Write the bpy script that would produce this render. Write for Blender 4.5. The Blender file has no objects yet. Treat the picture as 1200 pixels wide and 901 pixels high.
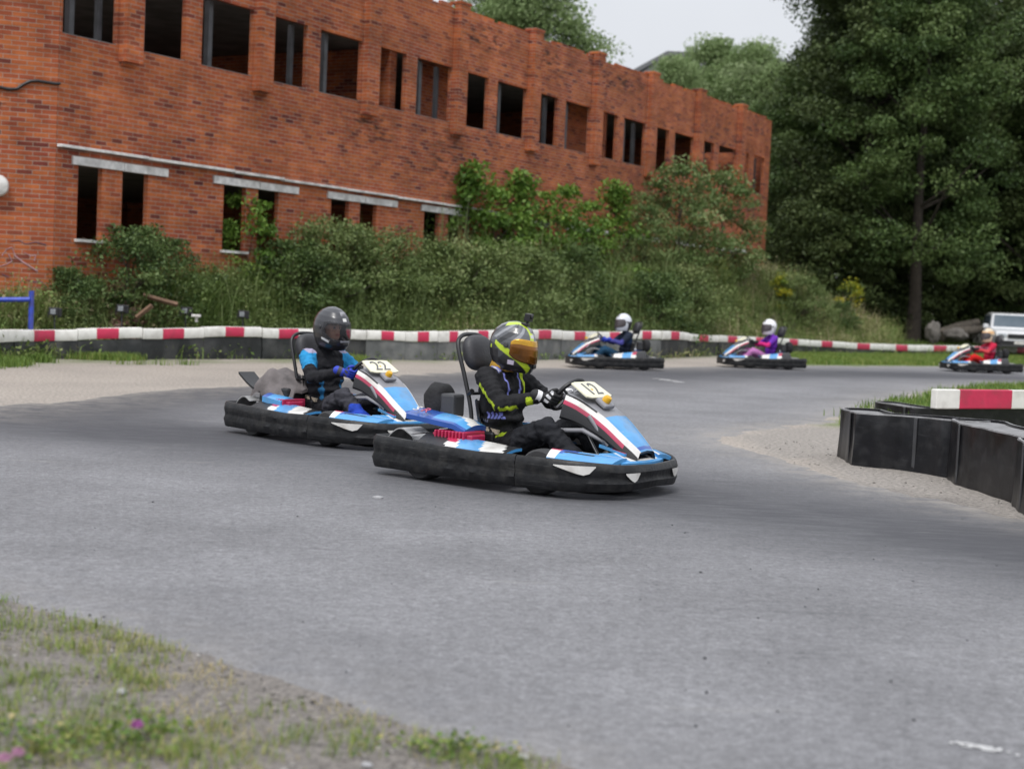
import bpy, bmesh, math, random
import numpy as np
from mathutils import Vector, Matrix, noise, geometry

S = bpy.context.scene
COL = S.collection
rad = math.radians
random.seed(7)
RNG = np.random.default_rng(11)

# ------------------------------------------------------------------ camera maths (metres; photo 1200x901)
F, CX, CY, YH, EYE, ROLL = 1800., 600., 450.5, 351., 1.33, .045
_r = math.atan(ROLL); _p = math.atan((CY-YH)*math.cos(_r)/F)
FWD = np.array([0, math.cos(_p), -math.sin(_p)])
_R0 = np.array([1., 0, 0]); _U0 = np.cross(_R0, FWD)
CR = math.cos(_r)*_R0 + math.sin(_r)*_U0
CU = -math.sin(_r)*_R0 + math.cos(_r)*_U0
CAM = np.array([0, 0, EYE])
def ray(u, v): return FWD + CR*(u-CX)/F - CU*(v-CY)/F
def ground(u, v, z=0.):
    d = ray(u, v); return CAM + d*((z-EYE)/d[2])
def at(u, v, D):
    d = ray(u, v); return CAM + d*(D/d[1])

# ------------------------------------------------------------------ materials
def mat(name, col=(.5, .5, .5), rough=.6, metal=0., bump=0., bscale=200., var=0., vscale=8., spec=.5, coat=0., dirt=None, dscale=6., damt=.5, trans=0., attr=None, scratch=None):
    m = bpy.data.materials.new(name); m.use_nodes = True
    nt = m.node_tree; n = nt.nodes; l = nt.links
    b = n['Principled BSDF']
    b.inputs['Roughness'].default_value = rough; b.inputs['Metallic'].default_value = metal
    b.inputs['Specular IOR Level'].default_value = spec; b.inputs['Coat Weight'].default_value = coat
    tc = n.new('ShaderNodeTexCoord')
    if attr:
        a = n.new('ShaderNodeAttribute'); a.attribute_name = attr; out = a.outputs['Color']
    else:
        c = n.new('ShaderNodeRGB'); c.outputs[0].default_value = (*col, 1); out = c.outputs[0]
    def noisen(sc, det=6):
        t = n.new('ShaderNodeTexNoise'); t.inputs['Scale'].default_value = sc; t.inputs['Detail'].default_value = det
        l.new(tc.outputs['Object'], t.inputs['Vector']); return t
    if var:
        t = noisen(vscale); mr = n.new('ShaderNodeMapRange')
        mr.inputs[1].default_value = .3; mr.inputs[2].default_value = .7
        mr.inputs[3].default_value = 1-var; mr.inputs[4].default_value = 1+var
        l.new(t.outputs['Fac'], mr.inputs[0])
        mx = n.new('ShaderNodeMix'); mx.data_type = 'RGBA'; mx.blend_type = 'MULTIPLY'; mx.inputs[0].default_value = 1
        l.new(out, mx.inputs[6]); l.new(mr.outputs[0], mx.inputs[7]); out = mx.outputs[2]
    if dirt:
        t = noisen(dscale, 8); cr = n.new('ShaderNodeMapRange')
        cr.inputs[1].default_value = .48; cr.inputs[2].default_value = .68; cr.inputs[4].default_value = damt
        l.new(t.outputs['Fac'], cr.inputs[0])
        mx = n.new('ShaderNodeMix'); mx.data_type = 'RGBA'
        l.new(cr.outputs[0], mx.inputs[0]); l.new(out, mx.inputs[6]); mx.inputs[7].default_value = (*dirt, 1); out = mx.outputs[2]
    if scratch:
        mp = n.new('ShaderNodeMapping'); mp.inputs['Scale'].default_value = (2.5, 2.5, 42); l.new(tc.outputs['Object'], mp.inputs[0])
        t = n.new('ShaderNodeTexNoise'); t.inputs['Scale'].default_value = 1.6; t.inputs['Detail'].default_value = 8; t.inputs['Roughness'].default_value = .72; l.new(mp.outputs[0], t.inputs['Vector'])
        cr = n.new('ShaderNodeMapRange'); cr.inputs[1].default_value = .58; cr.inputs[2].default_value = .74; cr.inputs[4].default_value = .6; l.new(t.outputs['Fac'], cr.inputs[0])
        mx = n.new('ShaderNodeMix'); mx.data_type = 'RGBA'; l.new(cr.outputs[0], mx.inputs[0]); l.new(out, mx.inputs[6]); mx.inputs[7].default_value = (*scratch, 1); out = mx.outputs[2]
    l.new(out, b.inputs['Base Color'])
    if bump:
        t = noisen(bscale); bp = n.new('ShaderNodeBump'); bp.inputs['Strength'].default_value = bump; bp.inputs['Distance'].default_value = .02
        l.new(t.outputs['Fac'], bp.inputs['Height']); l.new(bp.outputs[0], b.inputs['Normal'])
    if trans:
        tr = n.new('ShaderNodeBsdfTranslucent'); l.new(out, tr.inputs[0]); ms = n.new('ShaderNodeMixShader'); ms.inputs[0].default_value = trans
        l.new(b.outputs[0], ms.inputs[1]); l.new(tr.outputs[0], ms.inputs[2]); l.new(ms.outputs[0], n['Material Output'].inputs[0])
    return m

def leafmat(name, cols, rough=.55, trans=.25):
    """leaf colour chosen by the per-leaf 'tint' attribute"""
    m = bpy.data.materials.new(name); m.use_nodes = True
    nt = m.node_tree; n = nt.nodes; l = nt.links; b = n['Principled BSDF']
    a = n.new('ShaderNodeAttribute'); a.attribute_name = 'tint'
    cr = n.new('ShaderNodeValToRGB'); e = cr.color_ramp.elements
    while len(e) < len(cols): e.new(.5)
    for i, c in enumerate(cols): e[i].position = i/(len(cols)-1); e[i].color = (*c, 1)
    l.new(a.outputs['Fac'], cr.inputs[0]); l.new(cr.outputs[0], b.inputs['Base Color'])
    b.inputs['Roughness'].default_value = rough; b.inputs['Specular IOR Level'].default_value = .3
    tr = n.new('ShaderNodeBsdfTranslucent'); l.new(cr.outputs[0], tr.inputs[0]); ms = n.new('ShaderNodeMixShader'); ms.inputs[0].default_value = trans
    l.new(b.outputs[0], ms.inputs[1]); l.new(tr.outputs[0], ms.inputs[2]); l.new(ms.outputs[0], n['Material Output'].inputs[0])
    return m

# ------------------------------------------------------------------ mesh builder
class MB:
    def __init__(s): s.v = []; s.f = []; s.m = []
    def add(s, vs, fs, mi=0):
        o = len(s.v); s.v += [tuple(map(float, p)) for p in vs]
        for k, f in enumerate(fs):
            s.f.append(tuple(i+o for i in f)); s.m.append(mi if isinstance(mi, int) else mi[k])
        return s
    def box(s, c, d, mi=0, M=None):
        x, y, z = (q/2 for q in d); vs = []
        for a, b, e in ((-x,-y,-z),(x,-y,-z),(x,y,-z),(-x,y,-z),(-x,-y,z),(x,-y,z),(x,y,z),(-x,y,z)):
            p = Vector((a, b, e)); p = (M @ p) if M else p; vs.append((p.x+c[0], p.y+c[1], p.z+c[2]))
        return s.add(vs, [(0,3,2,1),(4,5,6,7),(0,1,5,4),(1,2,6,5),(2,3,7,6),(3,0,4,7)], mi)
    def tube(s, pts, r, n=8, mi=0, cap=True, closed=False):
        pts = [Vector(p) for p in pts]; N = len(pts)
        rs = r if isinstance(r, (list, tuple)) else [r]*N
        rings = []; up = None; base = len(s.v)
        for i, p in enumerate(pts):
            if closed: t = (pts[(i+1) % N]-pts[i-1]).normalized()
            else: t = ((pts[min(i+1, N-1)]-p).normalized()*(i < N-1)+(p-pts[max(i-1, 0)]).normalized()*(i > 0)).normalized()
            if up is None: up = Vector((0, 0, 1)) if abs(t.z) < .9 else Vector((1, 0, 0))
            up = (up-t*up.dot(t)).normalized(); sd = t.cross(up)
            rings.append([p+up*(math.cos(a)*rs[i])+sd*(math.sin(a)*rs[i]) for a in (2*math.pi*k/n for k in range(n))])
        vs = [q for R in rings for q in R]; fs = []
        for i in range(N if closed else N-1):
            j = (i+1) % N
            for k in range(n):
                k2 = (k+1) % n; fs.append((i*n+k, i*n+k2, j*n+k2, j*n+k))
        if cap and not closed: fs += [tuple(range(n))[::-1], tuple((N-1)*n+k for k in range(n))]
        return s.add(vs, fs, mi)
    def lathe(s, prof, n=24, axis='Z', c=(0, 0, 0), mi=0, M=None):
        """prof: (radius, height) pairs"""
        vs = []; fs = []; m = len(prof); mis = []
        for k in range(n):
            a = 2*math.pi*k/n
            for (r, h) in prof:
                p = (r*math.cos(a), r*math.sin(a), h)
                if axis == 'Y': p = (p[0], h, p[1])
                if axis == 'X': p = (h, p[0], p[1])
                p = Vector(p); p = (M @ p) if M else p
                vs.append((p.x+c[0], p.y+c[1], p.z+c[2]))
        for k in range(n):
            for j in range(m-1):
                fs.append((k*m+j, ((k+1) % n)*m+j, ((k+1) % n)*m+j+1, k*m+j+1)); mis.append(mi if isinstance(mi, int) else mi[j])
        return s.add(vs, fs, mis)
    def prism(s, poly, z0, z1, mi=0, M=None):
        n = len(poly); vs = [(x, y, z0) for x, y in poly]+[(x, y, z1) for x, y in poly]
        if M: vs = [tuple(M @ Vector(p)) for p in vs]
        return s.add(vs, [tuple(range(n))[::-1], tuple(range(n, 2*n))]+[(i, (i+1) % n, n+(i+1) % n, n+i) for i in range(n)], mi)
    def patch(s, fn, nu, nv, mf=lambda u, v: 0, th=.012):
        """closed slab: upper skin fn(u,v), lower skin th below"""
        vs = []; 
        for dz in (0, -th):
            for i in range(nu+1):
                for j in range(nv+1):
                    x, y, z = fn(i/nu, j/nv); vs.append((x, y, z+dz))
        W = nv+1; O = (nu+1)*W; fs = []; ms = []
        for i in range(nu):
            for j in range(nv):
                m = mf((i+.5)/nu, (j+.5)/nv); q = (i*W+j, (i+1)*W+j, (i+1)*W+j+1, i*W+j+1)
                fs += [q, tuple(O+k for k in q[::-1])]; ms += [m, m]
        edge = [(i*W) for i in range(nu+1)]+[nu*W+j for j in range(1, nv+1)]+[i*W+nv for i in range(nu-1, -1, -1)]+[j for j in range(nv-1, 0, -1)]
        for a, b in zip(edge, edge[1:]+edge[:1]): fs.append((b, a, O+a, O+b)); ms.append(mf(.5, .02))
        return s.add(vs, fs, ms)
    def build(s, name, mats, parent=None, smooth=None, bevel=0., seg=2):
        me = bpy.data.meshes.new(name); me.from_pydata(s.v, [], s.f)
        for m in (mats if isinstance(mats, (list, tuple)) else [mats]): me.materials.append(m)
        me.polygons.foreach_set('material_index', s.m); me.update()
        bm = bmesh.new(); bm.from_mesh(me); bmesh.ops.recalc_face_normals(bm, faces=bm.faces); bm.to_mesh(me); bm.free()
        o = link(name, me, parent)
        if bevel:
            b = o.modifiers.new('bevel', 'BEVEL'); b.width = bevel; b.segments = seg; b.limit_method = 'ANGLE'; b.angle_limit = rad(35)
        if smooth is not None: shade(me, smooth)
        return o

def shade(me, ang=40):
    me.polygons.foreach_set('use_smooth', [True]*len(me.polygons))
    me.set_sharp_from_angle(angle=rad(ang))
def link(name, data, parent=None):
    o = bpy.data.objects.new(name, data); COL.objects.link(o); o.parent = parent; return o
def tag(o, label=None, cat=None, group=None, kind=None):
    if label: o['label'] = label
    if cat: o['category'] = cat
    if group: o['group'] = group
    if kind: o['kind'] = kind
    return o
def thing(name, label, cat, loc=(0, 0, 0), rz=0, group=None):
    o = link(name, None); o.location = loc; o.rotation_euler = (0, 0, rz); o.empty_display_size = .2
    return tag(o, label, cat, group)
def dup(o, parent=None):
    c = o.copy(); COL.objects.link(c); c.parent = parent
    for ch in list(o.children): dup(ch, c)
    return c

def text_mesh(txt, size, ext=.002):
    cu = bpy.data.curves.new('txt', 'FONT'); cu.body = txt; cu.size = size; cu.extrude = ext; cu.align_x = 'CENTER'; cu.align_y = 'CENTER'
    ob = bpy.data.objects.new('txt', cu); COL.objects.link(ob)
    dg = bpy.context.evaluated_depsgraph_get(); me = bpy.data.meshes.new_from_object(ob.evaluated_get(dg))
    bpy.data.objects.remove(ob); bpy.data.curves.remove(cu); return me

def npmesh(name, V, Fq, mats, tint=None, col=None):
    """V (n,3), Fq (m,4 or 3)"""
    me = bpy.data.meshes.new(name); k = Fq.shape[1]
    me.vertices.add(len(V)); me.vertices.foreach_set('co', V.astype(np.float32).ravel())
    me.loops.add(Fq.size); me.loops.foreach_set('vertex_index', Fq.astype(np.int32).ravel())
    me.polygons.add(len(Fq)); me.polygons.foreach_set('loop_start', np.arange(0, Fq.size, k, dtype=np.int32))
    me.update(calc_edges=True); me.validate()
    for m in (mats if isinstance(mats, list) else [mats]): me.materials.append(m)
    if tint is not None:
        a = me.attributes.new('tint', 'FLOAT', 'POINT'); a.data.foreach_set('value', tint.astype(np.float32))
    if col is not None:
        a = me.attributes.new('col', 'FLOAT_COLOR', 'POINT'); a.data.foreach_set('color', np.c_[col, np.ones(len(col))].astype(np.float32).ravel())
    return me

def unit(a): return a/np.maximum(np.linalg.norm(a, axis=-1, keepdims=True), 1e-9)
def leaves(C, L, asp=.5, up=0.3, tint=None, rng=RNG):
    """diamond leaves: centres C, length L, tilt mostly random with `up` bias of the normal"""
    n = len(C); L = np.broadcast_to(L, (n,))[:, None]
    nrm = unit(rng.normal(size=(n, 3))+np.array([0, 0, up*3]))
    t = unit(np.cross(nrm, rng.normal(size=(n, 3)))); b = np.cross(nrm, t)
    V = np.stack([C-t*L/2, C+b*L*asp/2+nrm*L*.08, C+t*L/2-nrm*L*.1, C-b*L*asp/2+nrm*L*.08], 1).reshape(-1, 3)
    Fq = np.arange(4*n).reshape(n, 4)
    return V, Fq, np.repeat(tint if tint is not None else rng.random(n), 4)
def blades(P, Hh, W, lean, tint, rng=RNG):
    """curved grass blades: root P, height, width"""
    n = len(P); a = rng.random(n)*2*math.pi; d = np.stack([np.cos(a), np.sin(a), 0*a], 1); s = np.stack([-np.sin(a), np.cos(a), 0*a], 1)
    Hh = np.broadcast_to(Hh, (n,))[:, None]; W = np.broadcast_to(W, (n,))[:, None]; ln = (lean*rng.random(n))[:, None]
    z = np.array([0, 0, 1.])
    m1 = P+z*Hh*.55+d*Hh*ln*.35; m2 = P+z*Hh*(1-.3*ln)+d*Hh*ln
    V = np.stack([P-s*W/2, P+s*W/2, m1+s*W*.4, m1-s*W*.4, m2+s*W*.08, m2-s*W*.08], 1).reshape(-1, 3)
    i = np.arange(n)[:, None]*6
    Fq = np.concatenate([i+np.array([0, 1, 2, 3]), i+np.array([3, 2, 4, 5])], 0)
    return V, Fq, np.repeat(tint, 6)
def merge(parts):
    V = []; Fs = []; T = []; o = 0
    for v, f, t in parts: V.append(v); Fs.append(f+o); T.append(t); o += len(v)
    return np.concatenate(V), np.concatenate(Fs), np.concatenate(T)
def sstep(a, b, x):
    t = np.clip((x-a)/(b-a), 0, 1); return t*t*(3-2*t)
def fbm(x, y, sc, oct=3):
    """vectorised value-ish noise from sines, cheap"""
    r = 0; amp = 1.; tot = 0
    for k in range(oct):
        f = sc*2**k
        r = r+amp*(np.sin(x*f*1.7+1.3*k+1.9*np.sin(y*f*.9+k))*np.cos(y*f*1.3-2.1*k+1.7*np.sin(x*f*.8+2*k))); tot += amp; amp *= .55
    return r/tot

def catmull(P, n=5, closed=False):
    P = [np.array(p, float) for p in P]; out = []; N = len(P)
    for i in range(N if closed else N-1):
        g = (lambda k: P[k % N]) if closed else (lambda k: P[min(max(k, 0), N-1)])
        p0, p1, p2, p3 = g(i-1), g(i), g(i+1), g(i+2)
        for k in range(n):
            t = k/n; out.append(.5*((2*p1)+(-p0+p2)*t+(2*p0-5*p1+4*p2-p3)*t*t+(-p0+3*p1-3*p2+p3)*t**3))
    if not closed: out.append(P[-1])
    return np.array(out)
# ================================================================== SETTING: world, sun, camera
w = bpy.data.worlds.new("World"); S.world = w; w.use_nodes = True
nt = w.node_tree; bg = nt.nodes['Background']
sky = nt.nodes.new('ShaderNodeTexSky'); sky.sky_type = 'NISHITA'; sky.sun_disc = False
SUN_EL, SUN_AZ = rad(58), rad(195)       # azimuth clockwise from +Y: behind the camera, a little to the left
sky.sun_elevation = SUN_EL; sky.sun_rotation = SUN_AZ; sky.air_density = 1.; sky.dust_density = 4.; sky.ozone_density = 1.
hs = nt.nodes.new('ShaderNodeHueSaturation'); hs.inputs['Saturation'].default_value = .22
mx = nt.nodes.new('ShaderNodeMix'); mx.data_type = 'RGBA'; mx.inputs[0].default_value = .72; mx.inputs[7].default_value = (8.6, 8.9, 9.5, 1)
nt.links.new(sky.outputs[0], hs.inputs['Color']); nt.links.new(hs.outputs[0], mx.inputs[6])
tcw = nt.nodes.new('ShaderNodeTexCoord'); cl = nt.nodes.new('ShaderNodeTexNoise'); cl.inputs['Scale'].default_value = 2.2; cl.inputs['Detail'].default_value = 5
nt.links.new(tcw.outputs['Generated'], cl.inputs['Vector'])
clm = nt.nodes.new('ShaderNodeMapRange'); clm.inputs[1].default_value = .3; clm.inputs[2].default_value = .7; clm.inputs[3].default_value = .9; clm.inputs[4].default_value = 1.08
nt.links.new(cl.outputs['Fac'], clm.inputs[0])
mu = nt.nodes.new('ShaderNodeMix'); mu.data_type = 'RGBA'; mu.blend_type = 'MULTIPLY'; mu.inputs[0].default_value = 1
sx = nt.nodes.new('ShaderNodeSeparateXYZ'); nt.links.new(tcw.outputs['Generated'], sx.inputs[0])
ov = nt.nodes.new('ShaderNodeMapRange'); ov.inputs[3].default_value = .70; ov.inputs[4].default_value = 1.5; nt.links.new(sx.outputs[2], ov.inputs[0])   # overcast sky: zenith about twice the horizon
om = nt.nodes.new('ShaderNodeMath'); om.operation = 'MULTIPLY'; nt.links.new(ov.outputs[0], om.inputs[0]); nt.links.new(clm.outputs[0], om.inputs[1])
nt.links.new(mx.outputs[2], mu.inputs[6]); nt.links.new(om.outputs[0], mu.inputs[7]); nt.links.new(mu.outputs[2], bg.inputs[0])
bg.inputs[1].default_value = .1

sd = bpy.data.lights.new('sun', 'SUN'); sd.energy = 1.4; sd.angle = rad(18); sd.color = (1, .97, .92)
so = link('sun', sd); so.rotation_euler = (math.pi/2-SUN_EL, 0, math.pi-SUN_AZ+0)
# direction check: point the lamp from the sun position to the origin
sv = Vector((math.sin(SUN_AZ)*math.cos(SUN_EL), math.cos(SUN_AZ)*math.cos(SUN_EL), math.sin(SUN_EL)))
so.rotation_euler = sv.to_track_quat('Z', 'Y').to_euler()

cd = bpy.data.cameras.new('camera'); cam = link('camera', cd); S.camera = cam
cd.sensor_width = 36; cd.lens = 54; cd.clip_end = 2000; cd.clip_start = .05
cam.matrix_world = Matrix(((CR[0], CU[0], -FWD[0], 0), (CR[1], CU[1], -FWD[1], 0), (CR[2], CU[2], -FWD[2], EYE), (0, 0, 0, 1)))
cd.dof.use_dof = True; cd.dof.focus_distance = 11.3; cd.dof.aperture_fstop = 2.2
S.view_settings.view_transform = 'Standard'; S.view_settings.look = 'None'; S.view_settings.exposure = 0.42; S.view_settings.gamma = 1
S.cycles.use_denoising = True; S.cycles.max_bounces = 6; S.cycles.transparent_max_bounces = 8

# ================================================================== shared materials
M = {}
M['rubber'] = mat('black_plastic', (.011, .0115, .013), .42, bump=.2, bscale=30, var=.35, vscale=14, dirt=(.055, .053, .05), dscale=11, damt=.4, spec=.28, scratch=(.10, .10, .10))
M['black'] = mat('black_satin', (.012, .012, .014), .4, var=.2)
M['dark'] = mat('dark_grey', (.045, .046, .05), .5, var=.2)
M['tyre'] = mat('tyre_rubber', (.03, .03, .032), .8, bump=.2, bscale=60, var=.3)
M['blue'] = mat('sky_blue_plastic', (.065, .28, .58), .34, var=.15, dirt=(.16, .2, .24), damt=.4, coat=.2, scratch=(.3, .36, .42))
M['deepblue'] = mat('deep_blue_plastic', (.02, .08, .34), .32, var=.1, coat=.3)
M['white'] = mat('white_plastic', (.64, .63, .61), .38, var=.12, dirt=(.28, .25, .22), damt=.5, coat=.2, scratch=(.3, .28, .26))
M['crimson'] = mat('crimson_plastic', (.42, .02, .075), .35, var=.1, dirt=(.12, .03, .04), damt=.4, coat=.3)
M['grey'] = mat('grey_plastic', (.22, .22, .24), .4, var=.15)
M['steel'] = mat('steel', (.55, .55, .56), .35, 1., var=.15)
M['silver'] = mat('silver_shield', (.5, .5, .5), .45, .7, bump=.2, bscale=20, var=.2)
M['cream'] = mat('cream_board', (.70, .68, .52), .45, var=.08, dirt=(.4, .36, .25), damt=.3)
M['palebrd'] = mat('pale_board', (.72, .72, .60), .45, var=.08)
M['digit'] = mat('digit_grey', (.10, .10, .11), .5)
M['amber'] = mat('amber_plastic', (.65, .36, .02), .3)
M['green'] = mat('green_plastic', (.01, .19, .09), .4)
M['tan'] = mat('tan_lid', (.50, .42, .32), .5, var=.15)
M['fabric'] = mat('black_fabric', (.014, .014, .016), .85, bump=.4, bscale=40, var=.3)
M['greycloth'] = mat('grey_cloth', (.13, .115, .115), .9, bump=.5, bscale=22, var=.25)
M['suit'] = mat('race_suit', attr='col', rough=.8, spec=.22, bump=.6, bscale=22, var=.18, vscale=22)
M['helm'] = mat('helmet_paint', attr='col', rough=.28, var=.06, coat=.5)
M['skin'] = mat('skin', (.55, .30, .21), .5)
M['gloveblack'] = mat('black_glove', (.012, .012, .013), .7, bump=.3, bscale=90)
M['glovewhite'] = mat('white_glove_trim', (.7, .7, .72), .6)
M['gloveblue'] = mat('blue_glove', (.02, .045, .42), .6, bump=.3, bscale=90)
M['glovedark'] = mat('grey_glove', (.05, .05, .06), .7)
M['gold'] = mat('mustard_cloth', (.42, .24, .025), .8, bump=.5, bscale=40, var=.2)
M['shoe'] = mat('shoe_leather', (.015, .015, .016), .5)
M['lens'] = mat('lens_glass', (.01, .01, .012), .08, spec=.7)
def glass(name, col, alpha, rough=.06):
    m = bpy.data.materials.new(name); m.use_nodes = True; n = m.node_tree.nodes; l = m.node_tree.links
    b = n['Principled BSDF']; b.inputs['Base Color'].default_value = (*col, 1); b.inputs['Roughness'].default_value = rough
    b.inputs['Alpha'].default_value = alpha; b.inputs['Specular IOR Level'].default_value = .8
    return m
M['visor_amber'] = mat('amber_mirror_visor', (.20, .075, .010), .1, .7, var=.5, vscale=7, coat=.5)
M['visor_gold'] = mat('gold_visor_band', (.50, .27, .02), .14, .7, var=.4, vscale=18, coat=.5)
M['visor_clear'] = glass('smoked_visor', (.03, .03, .035), .27)
M['visor_dark'] = mat('dark_visor', (.05, .05, .055), .15, coat=.5)
M['visor_pale'] = mat('pale_visor', (.07, .06, .065), .2, coat=.3)

# ================================================================== terrain
BU = np.array([-260, -100, 0, 60, 160, 260, 420, 500, 600, 697, 780, 850, 917, 1003, 1092, 1200, 1300, 1500.])
BD = np.array([17.5, 21.8, 24.2, 25.6, 26.6, 28.2, 30.7, 31.6, 33.4, 37.0, 39.6, 44.3, 47.5, 51, 54.7, 60, 65, 74.])
BS = 1.08                                          # building scale about the eye point
TH = rad(29.5); BDIR = np.array([math.sin(TH), math.cos(TH)])
BP0 = np.array([-7.68, 25.51])*BS
def bz(z): return EYE+(z-EYE)*BS
def facade_depth(u):                               # depth of the facade plane along image column u
    k = (u-600)/1800.; nx, ny = BDIR[1], -BDIR[0]
    return (BP0[0]*nx+BP0[1]*ny)/(k*nx+ny)
HWU = np.array([-300, -50, 67, 200, 350, 500, 650, 800, 880, 930, 985, 1035, 1100, 1300.])
HWZ = np.array([.2, .3, .6, .95, 1.2, 1.45, 1.7, 2.25, 2.45, 2.0, 1.0, .35, .3, .3])
def height(x, y):
    x = np.asarray(x, float); y = np.asarray(y, float)
    yy = np.maximum(y, 3.)
    u = np.clip(600+1800*x/yy, -900, 2200)
    db = np.interp(u, BU, BD); s = y-db
    fd = np.where((u > -50) & (u < 902), np.clip(facade_depth(np.clip(u, -50, 900))-db, 1.5, 7.), 6.)
    hw = np.interp(u, HWU, HWZ)*(1+.14*fbm(x, y, .55))
    up = sstep(.35, 1., s/fd*1.0)
    far = .55+.25*fbm(x, y, .07)+.012*np.maximum(y-70, 0)
    k = sstep(fd+3, fd+11, s)
    hz = hw*up*(1-k)+far*k*(s > 0)
    hz = hz*(s > 0)+ .05*fbm(x, y, 1.3)*sstep(.1, 1.5, s)
    # verge by the camera: a few centimetres of relief
    return np.where(y < 12, .0, hz)

def smooth_closed(pts, n=6):
    """Catmull-Rom through closed control points"""
    P = np.array(pts, float); out = []
    for i in range(len(P)):
        p0, p1, p2, p3 = P[i-1], P[i], P[(i+1) % len(P)], P[(i+2) % len(P)]
        for k in range(n):
            t = k/n; out.append(.5*((2*p1)+(-p0+p2)*t+(2*p0-5*p1+4*p2-p3)*t*t+(-p0+3*p1-3*p2+p3)*t**3))
    return np.array(out)
g2 = lambda u, v: tuple(ground(u, v)[:2])
outer = [g2(660, 901), g2(620, 890), g2(500, 862), g2(400, 830), g2(300, 795), g2(200, 760), g2(100, 730), g2(0, 705), (-3.2, 7.4), (-4.6, 8.8), (-5.6, 11), (-5.7, 13.5),
         g2(0, 475), g2(75, 469), g2(150, 459), g2(280, 452), g2(440, 441), g2(620, 430.5), g2(770, 430), g2(930, 428), g2(1092, 429), g2(1200, 430), (22, 52), (34, 62), (48, 60), (46, 40), (44, 20), (40, 2), (20, -4), (6, -1), (1.6, 2.6)]
inner = [g2(1046, 472), g2(1010, 484), g2(965, 498), g2(890, 506), g2(862, 517), g2(905, 533), g2(1000, 563), g2(1100, 584), g2(1200, 606), (4.4, 8.8), (7, 6.2), (14, 4.5), (30, 5), (36, 16), (34, 34), (26, 42), (17.5, 38.5), g2(1200, 451), g2(1110, 460)]
OUT = smooth_closed(outer, 8); INN = smooth_closed(inner, 8)
def jag(P, a, rng):
    t = np.roll(P, -1, 0)-np.roll(P, 1, 0); n = unit(np.c_[-t[:, 1], t[:, 0]]); d = np.hypot(P[:, 0], P[:, 1])
    return P+n*(rng.normal(size=len(P))*a*np.clip(d/8, .5, 2))[:, None]
def dens(P, st):
    out = []
    for a, b in zip(P, np.roll(P, -1, 0)):
        m = max(1, int(np.linalg.norm(b-a)/(st*max(1, np.hypot(*a)/6)))); out += [a+(b-a)*k/m for k in range(m)]
    return np.array(out)
OUT = jag(dens(OUT, .06), .016, RNG); INN = jag(dens(INN, .08), .02, RNG)
def inside(P, poly):
    x, y = P[:, 0], P[:, 1]; c = np.zeros(len(P), bool); q = np.roll(poly, -1, 0)
    for (x1, y1), (x2, y2) in zip(poly, q):
        if y1 == y2: continue
        c ^= ((y1 > y) != (y2 > y)) & (x < (x2-x1)*(y-y1)/(y2-y1)+x1)
    return c
def polydist(P, L, closed=True):
    d = np.full(len(P), 1e9); Q = np.roll(L, -1, 0) if closed else L[1:]
    for a, b in zip(L if closed else L[:-1], Q):
        ab = b-a; t = np.clip(((P-a)@ab)/max(ab@ab, 1e-9), 0, 1); d = np.minimum(d, np.hypot(*(P-a-t[:, None]*ab).T))
    return d

# ---- asphalt: constrained triangulation of the track outline with inner grid points
gx = []
yv = 3.0
while yv < 62:
    st = .10+.03*max(0, yv-4); xs = np.arange(-7, min(48, 6+yv*.5), st); gx.append(np.c_[xs+RNG.normal(size=len(xs))*st*.2, np.full(len(xs), yv)+RNG.normal(size=len(xs))*st*.2]); yv += st
gx = np.concatenate(gx)
gx = gx[inside(gx, OUT) & ~inside(gx, INN)]
gx = gx[(polydist(gx, OUT[::2]) > .05) & (polydist(gx, INN[::2]) > .05)]
pts = np.concatenate([OUT, INN, gx])
no, ni = len(OUT), len(INN)
edges = [(i, (i+1) % no) for i in range(no)]+[(no+i, no+(i+1) % ni) for i in range(ni)]
r = geometry.delaunay_2d_cdt([Vector(p) for p in pts], edges, [], 0, 1e-5)
V2 = np.array([tuple(p) for p in r[0]]); Tr = np.array([f for f in r[2] if len(f) == 3])
cen = V2[Tr].mean(1); keep = inside(cen, OUT) & ~inside(cen, INN); Tr = Tr[keep]
RL = np.array([g2(*p) for p in [(1330, 668), (1200, 642), (1000, 610), (800, 582), (600, 556), (470, 528), (400, 527), (250, 514), (110, 500), (60, 489), (120, 474), (300, 458), (520, 445), (700, 440), (880, 437), (1120, 441), (1250, 447)]])
RLs = []
for i in range(len(RL)-1):
    p0, p1, p2, p3 = RL[max(i-1, 0)], RL[i], RL[i+1], RL[min(i+2, len(RL)-1)]
    for k in range(6):
        t = k/6; RLs.append(.5*((2*p1)+(-p0+p2)*t+(2*p0-5*p1+4*p2-p3)*t*t+(-p0+3*p1-3*p2+p3)*t**3))
RLs = np.array(RLs)
dl = polydist(V2, RLs, False); de = np.minimum(polydist(V2, OUT[::3]), polydist(V2, INN[::3]))
rub = np.exp(-(dl/(1.15+.03*V2[:, 1]))**2)*(1.05+.25*fbm(V2[:, 0], V2[:, 1], .8))
dust = np.exp(-(de/(.25+.012*V2[:, 1]))**1.5)*np.where(V2[:, 1] < 9.5, .25*(V2[:, 0] < 2)+.9*(V2[:, 0] >= 2), 1.)
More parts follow.
